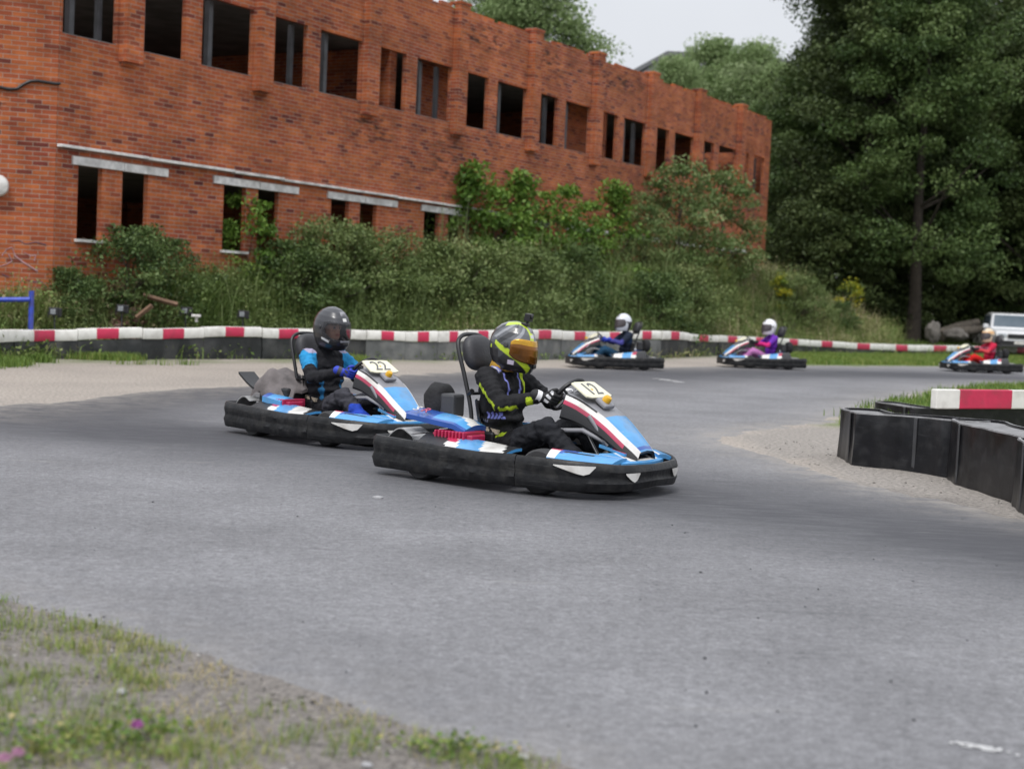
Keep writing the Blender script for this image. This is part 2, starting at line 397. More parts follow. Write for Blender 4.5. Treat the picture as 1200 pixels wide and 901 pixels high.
# the pale dusty lane outside the racing line on the left and far side
outd = polydist(V2, OUT[::3]); dust = np.maximum(dust, .55*np.exp(-(outd/1.1)**2)*(V2[:, 1] > 14))
de0 = np.minimum(polydist(V2, OUT), polydist(V2, INN))
me = npmesh('track_asphalt', np.c_[V2, -.003+.009*sstep(0, .09, de0)], Tr, None)
for nm, val in (('rub', rub), ('dust', dust)):
    a = me.attributes.new(nm, 'FLOAT', 'POINT'); a.data.foreach_set('value', np.clip(val, 0, 1).astype(np.float32))
def asphalt_mat():
    m = bpy.data.materials.new('asphalt'); m.use_nodes = True; n = m.node_tree.nodes; l = m.node_tree.links; b = n['Principled BSDF']
    tc = n.new('ShaderNodeTexCoord')
    def ns(sc, det=4, rough=.6, mp=None):
        t = n.new('ShaderNodeTexNoise'); t.inputs['Scale'].default_value = sc; t.inputs['Detail'].default_value = det; t.inputs['Roughness'].default_value = rough
        if mp:
            q = n.new('ShaderNodeMapping'); q.inputs['Scale'].default_value = mp[0]; q.inputs['Rotation'].default_value = mp[1]; l.new(tc.outputs['Object'], q.inputs['Vector']); l.new(q.outputs[0], t.inputs['Vector'])
        else: l.new(tc.outputs['Object'], t.inputs['Vector'])
        return t.outputs['Fac']
    def mr(x, a, bb, c, d):
        t = n.new('ShaderNodeMapRange'); t.inputs[1].default_value = a; t.inputs[2].default_value = bb; t.inputs[3].default_value = c; t.inputs[4].default_value = d; l.new(x, t.inputs[0]); return t.outputs[0]
    def mix(f, a, c, mode='MIX'):
        t = n.new('ShaderNodeMix'); t.data_type = 'RGBA'; t.blend_type = mode
        if isinstance(f, float): t.inputs[0].default_value = f
        else: l.new(f, t.inputs[0])
        for k, q in ((6, a), (7, c)):
            if isinstance(q, tuple): t.inputs[k].default_value = (*q, 1)
            else: l.new(q, t.inputs[k])
        return t.outputs[2]
    def mul(a, c):
        t = n.new('ShaderNodeMath'); t.operation = 'MULTIPLY'; l.new(a, t.inputs[0])
        if isinstance(c, float): t.inputs[1].default_value = c
        else: l.new(c, t.inputs[1])
        return t.outputs[0]
    def at_(nm):
        a = n.new('ShaderNodeAttribute'); a.attribute_name = nm; return a.outputs['Fac']
    blot = mr(ns(.55, 8, .68), .3, .7, .74, 1.22); spk = mr(ns(75, 3, .8), .25, .75, .5, 1.5); spk2 = mr(ns(18, 6, .78), .3, .7, .68, 1.3)
    c = mix(1., (.180, .180, .190), blot, 'MULTIPLY'); c = mix(1., c, spk, 'MULTIPLY'); c = mix(1., c, spk2, 'MULTIPLY')
    streak = mr(ns(2.2, 5, .6, ((1.2, 5, 1), (0, 0, rad(38)))), .3, .7, .75, 1.1)
    c = mix(mul(mul(at_('rub'), streak), 1.05), c, (.058, .059, .067))
    c = mix(mul(at_('dust'), mr(ns(3.5, 7, .75), .36, .6, 0, .85)), c, (.30, .275, .245))
    # pale scuffs and a few dark spots
    c = mix(mr(ns(1.1, 9, .7, ((.5, 2.6, 1), (0, 0, rad(-8)))), .62, .74, 0, .45), c, (.31, .30, .285))
    c = mix(mr(ns(9, 3, .55), .70, .76, 0, .7), c, (.05, .05, .052))
    c = mix(mr(ns(.9, 9, .7, ((.35, 7, 1), (0, 0, rad(12)))), .60, .70, 0, .5), c, (.085, .085, .09))       # tyre marks dragged along the lane
    l.new(c, b.inputs['Base Color']); b.inputs['Roughness'].default_value = .8; b.inputs['Specular IOR Level'].default_value = .35
    bp = n.new('ShaderNodeBump'); bp.inputs['Strength'].default_value = .55; bp.inputs['Distance'].default_value = .012
    l.new(ns(85, 3, .7), bp.inputs['Height']); l.new(bp.outputs[0], b.inputs['Normal'])
    return m
me.materials.clear(); me.materials.append(asphalt_mat())
tag(link('road', me), kind='structure')
# worn white paint dashes on the track
def paint(u0, v0, u1, v1, wd, name='road_marking'):
    a, b_ = ground(u0, v0), ground(u1, v1); t = (b_-a)[:2]; Ln = np.hypot(*t); t /= Ln; nn = np.array([-t[1], t[0]])
    k = 26; mb = MB()
    for i in range(k):
        if RNG.random() < .22: continue
        for e in (-1, 0, 1):
            if RNG.random() < .3: continue
            c = a[:2]+t*Ln*(i+.5)/k+nn*wd*.34*e; hw, hl = wd*.17*RNG.uniform(.7, 1.05), Ln/k*.52*RNG.uniform(.75, 1.05)
            q = [c-t*hl-nn*hw, c+t*hl-nn*hw*RNG.uniform(.8, 1.1), c+t*hl+nn*hw, c-t*hl+nn*hw*RNG.uniform(.8, 1.1)]
            mb.add([(x, y, .0105) for x, y in q], [(0, 1, 2, 3)])
    tag(mb.build(name, M['paint']), kind='structure')
M['paint'] = mat('worn_road_paint', (.5, .5, .5), .7, var=.3, vscale=30)
paint(1112, 873, 1260, 897, .055); paint(770, 444, 800, 449, .22)

# ---- ground sheet
def axis(lo, hi, dense, fine, coarse):
    xs = [0.]; 
    while xs[-1] < hi: xs.append(xs[-1]+(fine if xs[-1] < dense else fine+(xs[-1]-dense)*coarse))
    ys = [0.]
    while ys[-1] > lo: ys.append(ys[-1]-(fine if -ys[-1] < dense else fine+(-ys[-1]-dense)*coarse))
    return np.array(sorted(set(xs+ys)))
X = axis(-600, 600, 14, .32, .10); Y = np.concatenate([np.arange(-8, 2, .8), np.arange(2, 8, .2), np.arange(8, 64, .36), 64+np.cumsum(.4*1.055**np.arange(92))])
XX, YY = np.meshgrid(X, Y); ZZ = height(XX, YY)
P2 = np.c_[XX.ravel(), YY.ravel()]
near = (P2[:, 1] < 66) & (P2[:, 0] > -16) & (P2[:, 0] < 40)
dA = np.full(len(P2), 9.); dA[near] = polydist(P2[near], OUT[::4])
inA = np.zeros(len(P2), bool); inA[near] = inside(P2[near], OUT); inI = np.zeros(len(P2), bool); inI[near] = inside(P2[near], INN)
u_ = 600+1800*P2[:, 0]/np.maximum(P2[:, 1], 2); s_ = P2[:, 1]-np.interp(u_, BU, BD)
nz = fbm(P2[:, 0], P2[:, 1], .9); nz2 = fbm(P2[:, 0]+9, P2[:, 1]-4, 2.3)
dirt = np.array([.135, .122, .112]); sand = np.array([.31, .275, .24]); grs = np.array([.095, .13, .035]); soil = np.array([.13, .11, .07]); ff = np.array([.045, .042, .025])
colr = np.tile(dirt, (len(P2), 1))
def blend(c, k): 
    global colr; colr = colr*(1-k[:, None])+c*k[:, None]
far_strip = (P2[:, 1] > 12)*1.
gr_right = sstep(880, 940, u_)*(s_ > -13)
blend(sand, far_strip*np.clip(.9+.3*nz, 0, 1)*(1-gr_right))
blend(grs, far_strip*gr_right)
blend(grs, far_strip*sstep(-2.4, -.5, s_)*np.clip(.55+.9*nz2-.3*sstep(350, 500, u_), 0, 1))
blend(soil, sstep(-.1, .5, s_)); blend(grs, sstep(.2, .8, s_)*np.clip(.3+nz, 0, 1))
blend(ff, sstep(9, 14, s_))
k_in = inI*1.; blend(np.array([.235, .215, .195]), k_in*(P2[:, 0]*.55+P2[:, 1]*.84 < 17.0)); blend(grs*1.1, k_in*sstep(17.0, 17.8, P2[:, 0]*.55+P2[:, 1]*.84))
nX, nY = len(X), len(Y); idx = np.arange(nX*nY).reshape(nY, nX)
Fq = np.stack([idx[:-1, :-1], idx[:-1, 1:], idx[1:, 1:], idx[1:, :-1]], -1).reshape(-1, 4)
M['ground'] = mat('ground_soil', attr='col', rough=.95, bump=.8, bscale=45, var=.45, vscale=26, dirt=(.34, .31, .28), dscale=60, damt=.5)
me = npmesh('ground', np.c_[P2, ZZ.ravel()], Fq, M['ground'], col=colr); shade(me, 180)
tag(link('ground', me), kind='structure')

# ================================================================== far safety barrier
STRIP = [(-260, 391, 405.5), (-100, 389, 404), (0, 386.5, 401), (50, 386.6, 399.6), (125, 385.3, 398), (200, 384, 396), (270, 383.2, 394.6), (340, 384, 395.4), (400, 386, 397.4), (453, 388, 398.4), (494, 389.2, 401), (528, 387.4, 400), (564, 387.4, 399),
         (636, 387, 397.6), (680, 388, 398), (755, 388.4, 397.8), (790, 388.3, 398), (820, 391.5, 399), (856, 393.4, 401), (928, 397.7, 404.8), (959, 399, 406), (1010, 402.3, 409.2), (1055, 403.8, 411), (1100, 405, 411.8), (1190, 406.7, 413.3), (1300, 409, 415), (1500, 414, 419)]
SU = np.array([s[0] for s in STRIP]); ST = np.array([s[1] for s in STRIP]); SB = np.array([s[2] for s in STRIP])
def bar(u):
    """base point, rail top z, rail bottom z along image column u of the barrier line"""
    D = float(np.interp(u, BU, BD)); vt = np.interp(u, SU, ST); vb = np.interp(u, SU, SB)
    a = at(u, vt, D); b_ = at(u, vb, D); return np.array([a[0], D]), a[2], b_[2]
REDS = [(-205, -180), (-118, -91), (-40, -14), (37, 63), (112, 138), (188, 213), (262, 284), (325, 348), (388, 408), (445, 460), (488, 501), (525, 535), (558, 570), (594, 605), (629, 644), (671, 684), (712, 724), (751, 762), (784, 794), (817, 828), (851, 862), (884, 893), (923, 933), (961, 974), (1003, 1018), (1048, 1062), (1093, 1108), (1141, 1156), (1190, 1206), (1243, 1259), (1297, 1313)]
M['railwhite'] = mat('rail_white', (.70, .69, .655), .5, var=.08, dirt=(.33, .31, .27), dscale=5, damt=.4)
M['railred'] = mat('rail_red', (.50, .022, .075), .5, var=.12, dirt=(.22, .05, .06), dscale=5, damt=.4)
M['belt'] = mat('black_belting', (.014, .016, .017), .65, bump=.3, bscale=12, var=.4, vscale=3, dirt=(.10, .10, .098), dscale=2.2, damt=.5)
M['beltgrey'] = mat('worn_belting', (.11, .115, .115), .7, bump=.3, bscale=12, var=.3, vscale=3, dirt=(.24, .235, .225), dscale=2.6, damt=.6)
def norm_at(u):
    a, b_ = bar(u-3)[0], bar(u+3)[0]; t = (b_-a)/np.linalg.norm(b_-a); return np.array([t[1], -t[0]])   # towards the track
def rail_piece(name, u0, u1, parent, mats, dz=0., dn=0., reds=()):
    us = sorted(set([u0, u1]+[x for rr in reds for x in rr if u0 < x < u1]+list(np.linspace(u0, u1, max(2, int((u1-u0)/14))))))
    mb = MB(); prof = lambda zt, zb: [(.055, zb), (.062, zb+.02), (.062, zt-.035), (.045, zt-.006), (.02, zt), (-.05, zt), (-.062, zt-.02), (-.062, zb)]
    rings = []
    for u in us:
        p, zt, zb = bar(u); n_ = norm_at(u); wob = .003*math.sin(u*.13)+.005*math.sin(u*.05+1)
        rings.append([(p[0]+n_[0]*(o+dn), p[1]+n_[1]*(o+dn), z+dz+wob) for o, z in prof(zt, zb)])
    vs = [q for R in rings for q in R]; fs = []; ms = []
    for i in range(len(us)-1):
        mid = (us[i]+us[i+1])/2; red = any(a < mid < b_ for a, b_ in reds)
        for k in range(8):
            fs.append((i*8+k, i*8+(k+1) % 8, (i+1)*8+(k+1) % 8, (i+1)*8+k)); ms.append(1 if red and k in (0, 1, 2) else 0)
    fs += [tuple(range(8)), tuple((len(us)-1)*8+k for k in range(8))]; ms += [0, 0]
    mb.add(vs, fs, ms); return mb.build(name, mats, parent, smooth=35)
def panel_piece(name, u0, u1, parent, m, dn=0., drop=.0):
    us = np.linspace(u0, u1, max(2, int((u1-u0)/8))); mb = MB(); rings = []
    for u in us:
        p, zt, zb = bar(u); n_ = norm_at(u); bul = .012*math.sin(u*.21)+.01*math.sin(u*.083)
        rings.append([(p[0]+n_[0]*(o+dn), p[1]+n_[1]*(o+dn), z) for o, z in ((.035+bul, -.03), (.045+bul, (zb)*.5), (.03, zb-.004-drop), (-.03, zb-.004-drop), (-.03, -.03))])
    vs = [q for R in rings for q in R]; fs = []
    for i in range(len(us)-1):
        for k in range(5): fs.append((i*5+k, i*5+(k+1) % 5, (i+1)*5+(k+1) % 5, (i+1)*5+k))
    fs += [tuple(range(5)), tuple((len(us)-1)*5+k for k in range(5))]
    mb.add(vs, fs); return mb.build(name, m, parent, smooth=35)
def barrier(label, cuts, tones):
    p0 = bar((cuts[0]+cuts[-1])/2)[0]
    t = thing('track_barrier', label, 'barrier', (0, 0, 0), 0, 'red and white barriers round the outside of the bend')
    for i, (a, b_) in enumerate(zip(cuts, cuts[1:])):
        rail_piece('rail', a+.4, b_-.4, t, [M['railwhite'], M['railred']], dz=RNG.uniform(-.015, .015), dn=RNG.uniform(-.012, .012), reds=REDS)
        panel_piece('base_panel', a+.2, b_-.2, t, M[tones[i]], dn=RNG.uniform(-.01, .01))
    return t
barrier('red and white barrier with dark belting base left of the blue sleeved driver', [-255, -160, -75, 15, 90, 165, 237, 305], ['belt']*7)
barrier('red and white barrier with worn grey belting base behind the two nearest karts', [306, 366, 428, 474, 512, 546, 583, 618, 657, 698], ['belt', 'belt']+['beltgrey']*7)
barrier('short stretch of red and white barrier behind the third kart', [699, 738, 774, 806, 840], ['beltgrey', 'beltgrey', 'belt', 'belt'])
barrier('low red and white barrier on the grass before the dark wood', [841, 874, 908, 947, 990, 1033, 1078, 1124, 1173, 1225, 1280], ['belt']*10)

# ================================================================== infield barrier (right)
def loop_block(label, pts, w, h0, h1, name='barrier_block'):
    """a belt of heavy black rubber bent round a row of stacked tyres: outer belt, grey top lip, dark core"""
    P = catmull([np.array(p) for p in pts], 4); c = P.mean(0); t = thing(name, label, 'barrier block', (0, 0, 0), 0, 'black rubber barrier blocks round the infield')
    dirv = unit(P[-1]-P[0]); nn = np.array([-dirv[1], dirv[0]])
    if nn@c < 0: nn = -nn                                         # away from the eye
    ring = []
    for i in range(len(P)): ring.append(P[i])
    k = 7
    for j in range(1, k): a = math.pi*j/k; ring.append(P[-1]+nn*w*.5*(1-math.cos(a))+dirv*w*.42*math.sin(a))
    for i in range(len(P)-1, -1, -1): ring.append(P[i]+nn*w)
    for j in range(1, k): a = math.pi*j/k; ring.append(P[0]+nn*w*.5*(1+math.cos(a))-dirv*w*.42*math.sin(a))
    ring = np.array(ring); n = len(ring); tg = np.roll(ring, -1, 0)-np.roll(ring, 1, 0); no_ = unit(np.c_[-tg[:, 1], tg[:, 0]])
    if (no_*(ring-ring.mean(0))).sum() < 0: no_ = -no_
    tt = ((ring-P[0])@dirv)/max(1e-6, np.linalg.norm(P[-1]-P[0])); top = h0+(h1-h0)*np.clip(tt, 0, 1)
    th = .022; vs = []
    for i in range(n):
        q = ring[i]; p = q+no_[i]*(.01*math.sin(i*2.1)); inn = q-no_[i]*th
        vs += [(p[0]+no_[i][0]*.015, p[1]+no_[i][1]*.015, -.02), (p[0], p[1], top[i]*.5), (p[0], p[1], top[i]-.012), (q[0]-no_[i][0]*.004, q[1]-no_[i][1]*.004, top[i]), (inn[0], inn[1], top[i]), (inn[0], inn[1], .0)]
    fs = []; ms = []
    for i in range(n):
        j = (i+1) % n
        for k2 in range(5): fs.append((i*6+k2, j*6+k2, j*6+k2+1, i*6+k2+1)); ms.append(1 if k2 in (2, 3) else 0)
    mb = MB(); mb.add(vs, fs, ms); mb.build('belt', [M['belt2'], M['lip']], t, smooth=40)
    for i in range(4, len(P)-3, 9):                       # bolted overlap strips between the belt lengths
        q = P[i]; mb2 = MB(); dd_ = unit(P[i+1]-P[i-1]); mb2.box((q[0]-nn[0]*.014, q[1]-nn[1]*.014, top[i]*.5), (.035, .012, top[i]-.03), 0, Matrix(((dd_[0], nn[0], 0), (dd_[1], nn[1], 0), (0, 0, 1)))); mb2.build('overlap_strip', M['dark'], t, bevel=.004)
    mb = MB(); inner_ = ring-no_*(th+.004); mb.prism([tuple(p) for p in inner_], 0, min(h0, h1)-.022); mb.build('core', M['core'], t)
    return t
M['belt2'] = mat('glossy_belting', (.005, .005, .0065), .33, bump=.25, bscale=4, var=.4, vscale=5, dirt=(.06, .06, .062), dscale=9, damt=.22, spec=.35, scratch=(.07, .07, .072))
M['lip'] = mat('belt_edge', (.22, .22, .225), .6, var=.3, vscale=20)
M['core'] = mat('grey_fill', (.19, .19, .195), .85, bump=.5, bscale=30, var=.3)
gb = lambda u, v: ground(u, v)[:2]
a0 = gb(986, 537); a1 = gb(1012, 546)
def lerp2(p, q, n): return [p+(q-p)*k/(n-1) for k in range(n)]
loop_block('black rubber barrier block at the left tip of the infield, curved end to the track', [gb(986, 536), gb(995, 542), gb(1006, 546), gb(1058, 551), gb(1106, 559)], .42, .455, .49)
loop_block('middle black rubber barrier block with a broad grey top edge, on the sandy infield edge', [gb(1112, 561), gb(1122, 568), gb(1145, 575), gb(1186, 589)], .46, .50, .50)
loop_block('black rubber barrier block cut by the right edge of the photo, nearest the camera', [gb(1188, 592), gb(1197, 600), gb(1225, 614), gb(1275, 636)], .46, .49, .50)
loop_block('low black rubber barrier block left of the short red and white infield rail', [ground(1026, 488)[:2], ground(1060, 494)[:2], ground(1100, 499)[:2]], .35, .20, .20)
# short red/white rail over a black panel on the infield
t = thing('track_barrier', 'short red and white rail on a black panel inside the bend at the right', 'barrier')
pa = ground(1091, 455.5, .56)[:2]; pb = ground(1420, 459, .56)[:2]; dv = pb-pa; Ln = np.hypot(*dv); dv /= Ln; nv = np.array([dv[1], -dv[0]])
if nv@pa > 0: nv = -nv
Rm = Matrix(((dv[0], -nv[0], 0), (dv[1], -nv[1], 0), (0, 0, 1)))
def boxalong(mb, s0, s1, y0, y1, z0, z1, mi=0):
    c = pa+dv*(s0+s1)/2+nv*(y0+y1)/2; mb.box((c[0], c[1], (z0+z1)/2), (s1-s0, abs(y1-y0), z1-z0), mi, Rm); return mb
def s_at(u):                                   # where image column u meets the rail line
    k = (u-600)/1800.; # x = k*y
    return (k*pa[1]-pa[0])/(dv[0]-k*dv[1])
cuts = [0, s_at(1119), s_at(1180), s_at(1241), s_at(1302), Ln]
for i in range(5):
    if cuts[i+1] <= cuts[i]: continue
    boxalong(MB(), cuts[i], cuts[i+1]-.002, .0, .09, .345, .56).build('rail', M['railred'] if i % 2 else M['railwhite'], t, bevel=.012)
boxalong(MB(), -.25, Ln, -.05, .02, -.02, .342).build('base_panel', M['belt2'], t)
# ================================================================== ruined brick building
def brick_mat(name, voids=(), tone=1.):
    m = bpy.data.materials.new(name); m.use_nodes = True; n = m.node_tree.nodes; l = m.node_tree.links; b = n['Principled BSDF']
    tc = n.new('ShaderNodeTexCoord'); sp = n.new('ShaderNodeSeparateXYZ'); l.new(tc.outputs['Object'], sp.inputs[0])
    ad = n.new('ShaderNodeMath'); l.new(sp.outputs[0], ad.inputs[0]); l.new(sp.outputs[1], ad.inputs[1])
    cb = n.new('ShaderNodeCombineXYZ'); l.new(ad.outputs[0], cb.inputs[0]); l.new(sp.outputs[2], cb.inputs[1])
    def ns(sc, det=5, rough=.6, vec=None):
        t = n.new('ShaderNodeTexNoise'); t.inputs['Scale'].default_value = sc; t.inputs['Detail'].default_value = det; t.inputs['Roughness'].default_value = rough
        l.new(vec or tc.outputs['Object'], t.inputs['Vector']); return t.outputs['Fac']
    def mr(x, a, bb, c, d):
        t = n.new('ShaderNodeMapRange'); t.inputs[1].default_value = a; t.inputs[2].default_value = bb; t.inputs[3].default_value = c; t.inputs[4].default_value = d; l.new(x, t.inputs[0]); return t.outputs[0]
    def mix(f, a, c, mode='MIX'):
        t = n.new('ShaderNodeMix'); t.data_type = 'RGBA'; t.blend_type = mode
        if isinstance(f, float): t.inputs[0].default_value = f
        else: l.new(f, t.inputs[0])
        for k, q in ((6, a), (7, c)):
            if isinstance(q, tuple): t.inputs[k].default_value = (*q, 1)
            else: l.new(q, t.inputs[k])
        return t.outputs[2]
    def brick(c1, c2, mo, bias=0., off=(0, 0, 0)):
        t = n.new('ShaderNodeTexBrick'); t.offset = .5; t.inputs['Scale'].default_value = 1; t.inputs['Brick Width'].default_value = .27; t.inputs['Row Height'].default_value = .083
        t.inputs['Mortar Size'].default_value = .0075; t.inputs['Mortar Smooth'].default_value = .3; t.inputs['Bias'].default_value = bias
        for k, c in (('Color1', c1), ('Color2', c2), ('Mortar', mo)): t.inputs[k].default_value = (*c, 1)
        l.new(cb.outputs[0], t.inputs['Vector']); return t
    k = tone
    B1 = brick((.47*k, .136*k, .045*k), (.28*k, .060*k, .035*k), (.36, .28, .23))
    per = brick((0, 0, 0), (1, 1, 1), (.5, .5, .5))            # per-brick random value
    c = B1.outputs[0]
    c = mix(mr(per.outputs[0], .86, .97, 0, .75), c, (.09*k, .025*k, .028*k))              # over-burnt bricks
    c = mix(mr(ns(.45, 5), .40, .68, 0, .42), c, (.42*k, .125*k, .045*k))                 # orange areas
    c = mix(1., c, mr(ns(1.2, 8, .75), .3, .75, .55, 1.3), 'MULTIPLY'); c = mix(1., c, mr(ns(.22, 5, .7), .35, .65, .78, 1.15), 'MULTIPLY')
    rw = n.new('ShaderNodeMapping'); rw.inputs['Scale'].default_value = (.5, .5, 7); l.new(tc.outputs['Object'], rw.inputs[0]); c = mix(1., c, mr(ns(1., 5, .7, rw.outputs[0]), .3, .7, .76, 1.2), 'MULTIPLY')
    c = mix(mr(ns(.8, 8, .72), .62, .80, 0, .45), c, (.44, .31, .25))                  # lime bloom
    c = mix(mr(ns(1.1, 8, .75), .62, .80, 0, .40), c, (.085, .048, .04))                 # soot
    hole = None
    for (px, pz, rx, rz) in voids:                                # spalled, missing bricks
        vm = n.new('ShaderNodeMapping'); vm.vector_type = 'POINT'; vm.inputs['Location'].default_value = (-px/rx, 0, -pz/rz); vm.inputs['Scale'].default_value = (1/rx, 0, 1/rz)
        l.new(tc.outputs['Object'], vm.inputs[0]); ln = n.new('ShaderNodeVectorMath'); ln.operation = 'LENGTH'; l.new(vm.outputs[0], ln.inputs[0])
        md = n.new('ShaderNodeMath'); md.operation = 'MULTIPLY'; l.new(mr(ln.outputs['Value'], .4, 1.1, 1, 0), md.inputs[0])
        st = n.new('ShaderNodeMapping'); st.inputs['Scale'].default_value = (2.2, 1, 9); l.new(tc.outputs['Object'], st.inputs[0])
        l.new(mr(ns(1., 4, .6, st.outputs[0]), .50, .59, 0, .8), md.inputs[1])
        c = mix(md.outputs[0], c, (.03, .02, .02))
    l.new(c, b.inputs['Base Color']); b.inputs['Roughness'].default_value = .9; b.inputs['Specular IOR Level'].default_value = .2
    bp = n.new('ShaderNodeBump'); bp.inputs['Strength'].default_value = .7; bp.inputs['Distance'].default_value = .01; bp.invert = True
    l.new(B1.outputs['Fac'], bp.inputs['Height']); l.new(bp.outputs[0], b.inputs['Normal'])
    return m
M['conc'] = mat('pale_concrete', (.62, .61, .60), .85, bump=.3, bscale=30, var=.2, dirt=(.2, .19, .18), dscale=3, damt=.5)
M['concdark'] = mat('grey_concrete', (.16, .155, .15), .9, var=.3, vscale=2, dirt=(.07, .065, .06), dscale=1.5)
M['post'] = mat('grey_steel_post', (.06, .062, .068), .6, var=.3, vscale=4)
BL = thing('brick_building', 'long ruined two storey red brick building with empty window openings', 'building', (BP0[0], BP0[1], 0), math.pi/2-TH)
PX = [(1.56+3.59*k)*BS for k in range(9)]; XE = 33.3*BS; WT = .11
Zs, Zt, Zp, Zc = bz(5.37), bz(6.64), bz(8.0), bz(3.5)
L0, L1, Lw = bz(3.25), bz(3.39), bz(2.02)
M['brick'] = brick_mat('red_brick', [(12.05*BS, bz(4.5), .9, 1.0), (8.9*BS, bz(4.9), 1.2, .5), (21*BS, bz(7.6), 3, .35), (13.5*BS, bz(7.5), 1.6, .4), (17*BS, bz(7.55), 1.5, .4)])
ops = []
ups = [(.05, 1.30)]
for k, p in enumerate(PX):
    x = p/BS
    if k < 8: ups += [(x+.24, x+1.46), (x+1.90, x+3.36)]
    else: ups += [(x+.25, x+1.0), (x+1.5, x+2.5)]
ops += [(a*BS, b_*BS, Zs, Zt) for a, b_ in ups]
lows = []
for k in range(9):
    x = .33+3.56*k; w1 = .56 if k == 0 else .64
    lows += [(x+.16, x+.16+w1), (x+1.2, x+1.2+(.62 if k else .64))] if k != 1 else [(x+.32, x+.98), (x+1.34, x+1.98)]
ops += [(a*BS, b_*BS, Lw, L0) for a, b_ in lows]
def wall_mesh(Lx, z0, z1, th, ops, ragged=None):
    xs = sorted(set([0, Lx]+[o[0] for o in ops]+[o[1] for o in ops])); zs = sorted(set([z0, z1]+[o[2] for o in ops]+[o[3] for o in ops]))
    mb = MB(); solid = {}
    for i in range(len(xs)-1):
        for j in range(len(zs)-1):
            cx, cz = (xs[i]+xs[i+1])/2, (zs[j]+zs[j+1])/2
            solid[i, j] = not any(o[0] < cx < o[1] and o[2] < cz < o[3] for o in ops)
    g = lambda i, j: solid.get((i, j), False)
    for (i, j), s in solid.items():
        if not s: continue
        x0, x1, a, b_ = xs[i], xs[i+1], zs[j], zs[j+1]
        mb.add([(x0, 0, a), (x1, 0, a), (x1, 0, b_), (x0, 0, b_)], [(0, 1, 2, 3)]); mb.add([(x0, th, a), (x1, th, a), (x1, th, b_), (x0, th, b_)], [(3, 2, 1, 0)])
        if not g(i-1, j): mb.add([(x0, 0, a), (x0, th, a), (x0, th, b_), (x0, 0, b_)], [(3, 2, 1, 0)])
        if not g(i+1, j): mb.add([(x1, 0, a), (x1, th, a), (x1, th, b_), (x1, 0, b_)], [(0, 1, 2, 3)])
        if not g(i, j-1): mb.add([(x0, 0, a), (x1, 0, a), (x1, th, a), (x0, th, a)], [(3, 2, 1, 0)])
        if not g(i, j+1): mb.add([(x0, 0, b_), (x1, 0, b_), (x1, th, b_), (x0, th, b_)], [(0, 1, 2, 3)])
    if ragged:                                    # broken top course
        x = 0.
        while x < Lx-.3:
            w_ = ragged.choice([.27, .27, .54, .81])
            if ragged.random() < .62: mb.box((x+w_/2, th/2+ragged.uniform(-.03, .03), z1+.043-.003), (w_-.012, th*ragged.uniform(.5, .95), .083))
            x += w_
    return mb
def weld(o):
    bm = bmesh.new(); bm.from_mesh(o.data); bmesh.ops.remove_doubles(bm, verts=bm.verts, dist=.0005); bmesh.ops.recalc_face_normals(bm, faces=bm.faces); bm.to_mesh(o.data); bm.free()
weld(wall_mesh(XE, -.3, Zp, WT, ops, random.Random(3)).build('wall', M['brick'], BL))
DB = 9.
# end walls, back wall, floors, cross walls (inside seen through the openings)
e = MB(); e.box((XE-WT/2, DB/2+WT/2+.001, Zp/2-.15), (WT-.004, DB-WT, Zp+.3)); e.build('end_wall', M['brick'], BL)
e = MB(); e.box((XE/2-.3, DB+.2, Zp/2-.15), (XE+.6, .4, Zp+.3)); e.build('back_wall', M['brick'], BL)
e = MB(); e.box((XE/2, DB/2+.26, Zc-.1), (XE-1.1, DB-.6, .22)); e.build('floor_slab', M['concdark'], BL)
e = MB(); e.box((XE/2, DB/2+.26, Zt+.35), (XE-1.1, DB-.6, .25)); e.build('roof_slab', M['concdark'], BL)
for k in (2, 5, 7):
    e = MB(); e.box((PX[k]+1.62*BS+.1, DB/2+.26, (Zt+.2)/2), (.25, DB-.6, Zt+.2)); e.build('cross_wall', M['brick'], BL)
# infill walls set back behind a few upper openings
for x in (13.1, 20.3):
    e = MB(); e.box((x*BS, 1.1, (Zs+Zt)/2), (1.9, .2, Zt-Zs+.6)); e.build('inner_wall', M['brick'], BL)
for i, (a, b_, z0, z1) in enumerate(ops[:19]):     # steel posts left standing in the upper openings
    fr = .28 if i % 2 else .33
    e = MB(); e.box((a+(b_-a)*fr, .30, (z0+z1)/2), (.12, .12, z1-z0-.004)); e.build('window_post', M['post'], BL)
    if i % 3 == 0: e = MB(); e.box((a+(b_-a)*.9, .36, (z0+z1)/2), (.10, .10, z1-z0-.004)); e.build('window_post', M['post'], BL)
for (a, b_, z0, z1) in ops[:19]:
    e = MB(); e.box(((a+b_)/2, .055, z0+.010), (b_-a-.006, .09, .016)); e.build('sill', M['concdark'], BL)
for k, p in enumerate(PX):                        # brick pilasters
    e = MB(); zb = bz(5.13)
    e.box((p, -.095, (zb+Zp)/2+.05), (.42*BS, .186, Zp-zb+.14)); e.box((p, -.03, zb-.045), (.34*BS, .058, .088))
    e.box((p, -.03, Zp+.15), (.45*BS, .36, .07))
    e.box((p-.19, -.14, zb+.5), (.07, .02, 1.0)) if False else None
    e.build('pilaster', M['brick'], BL)
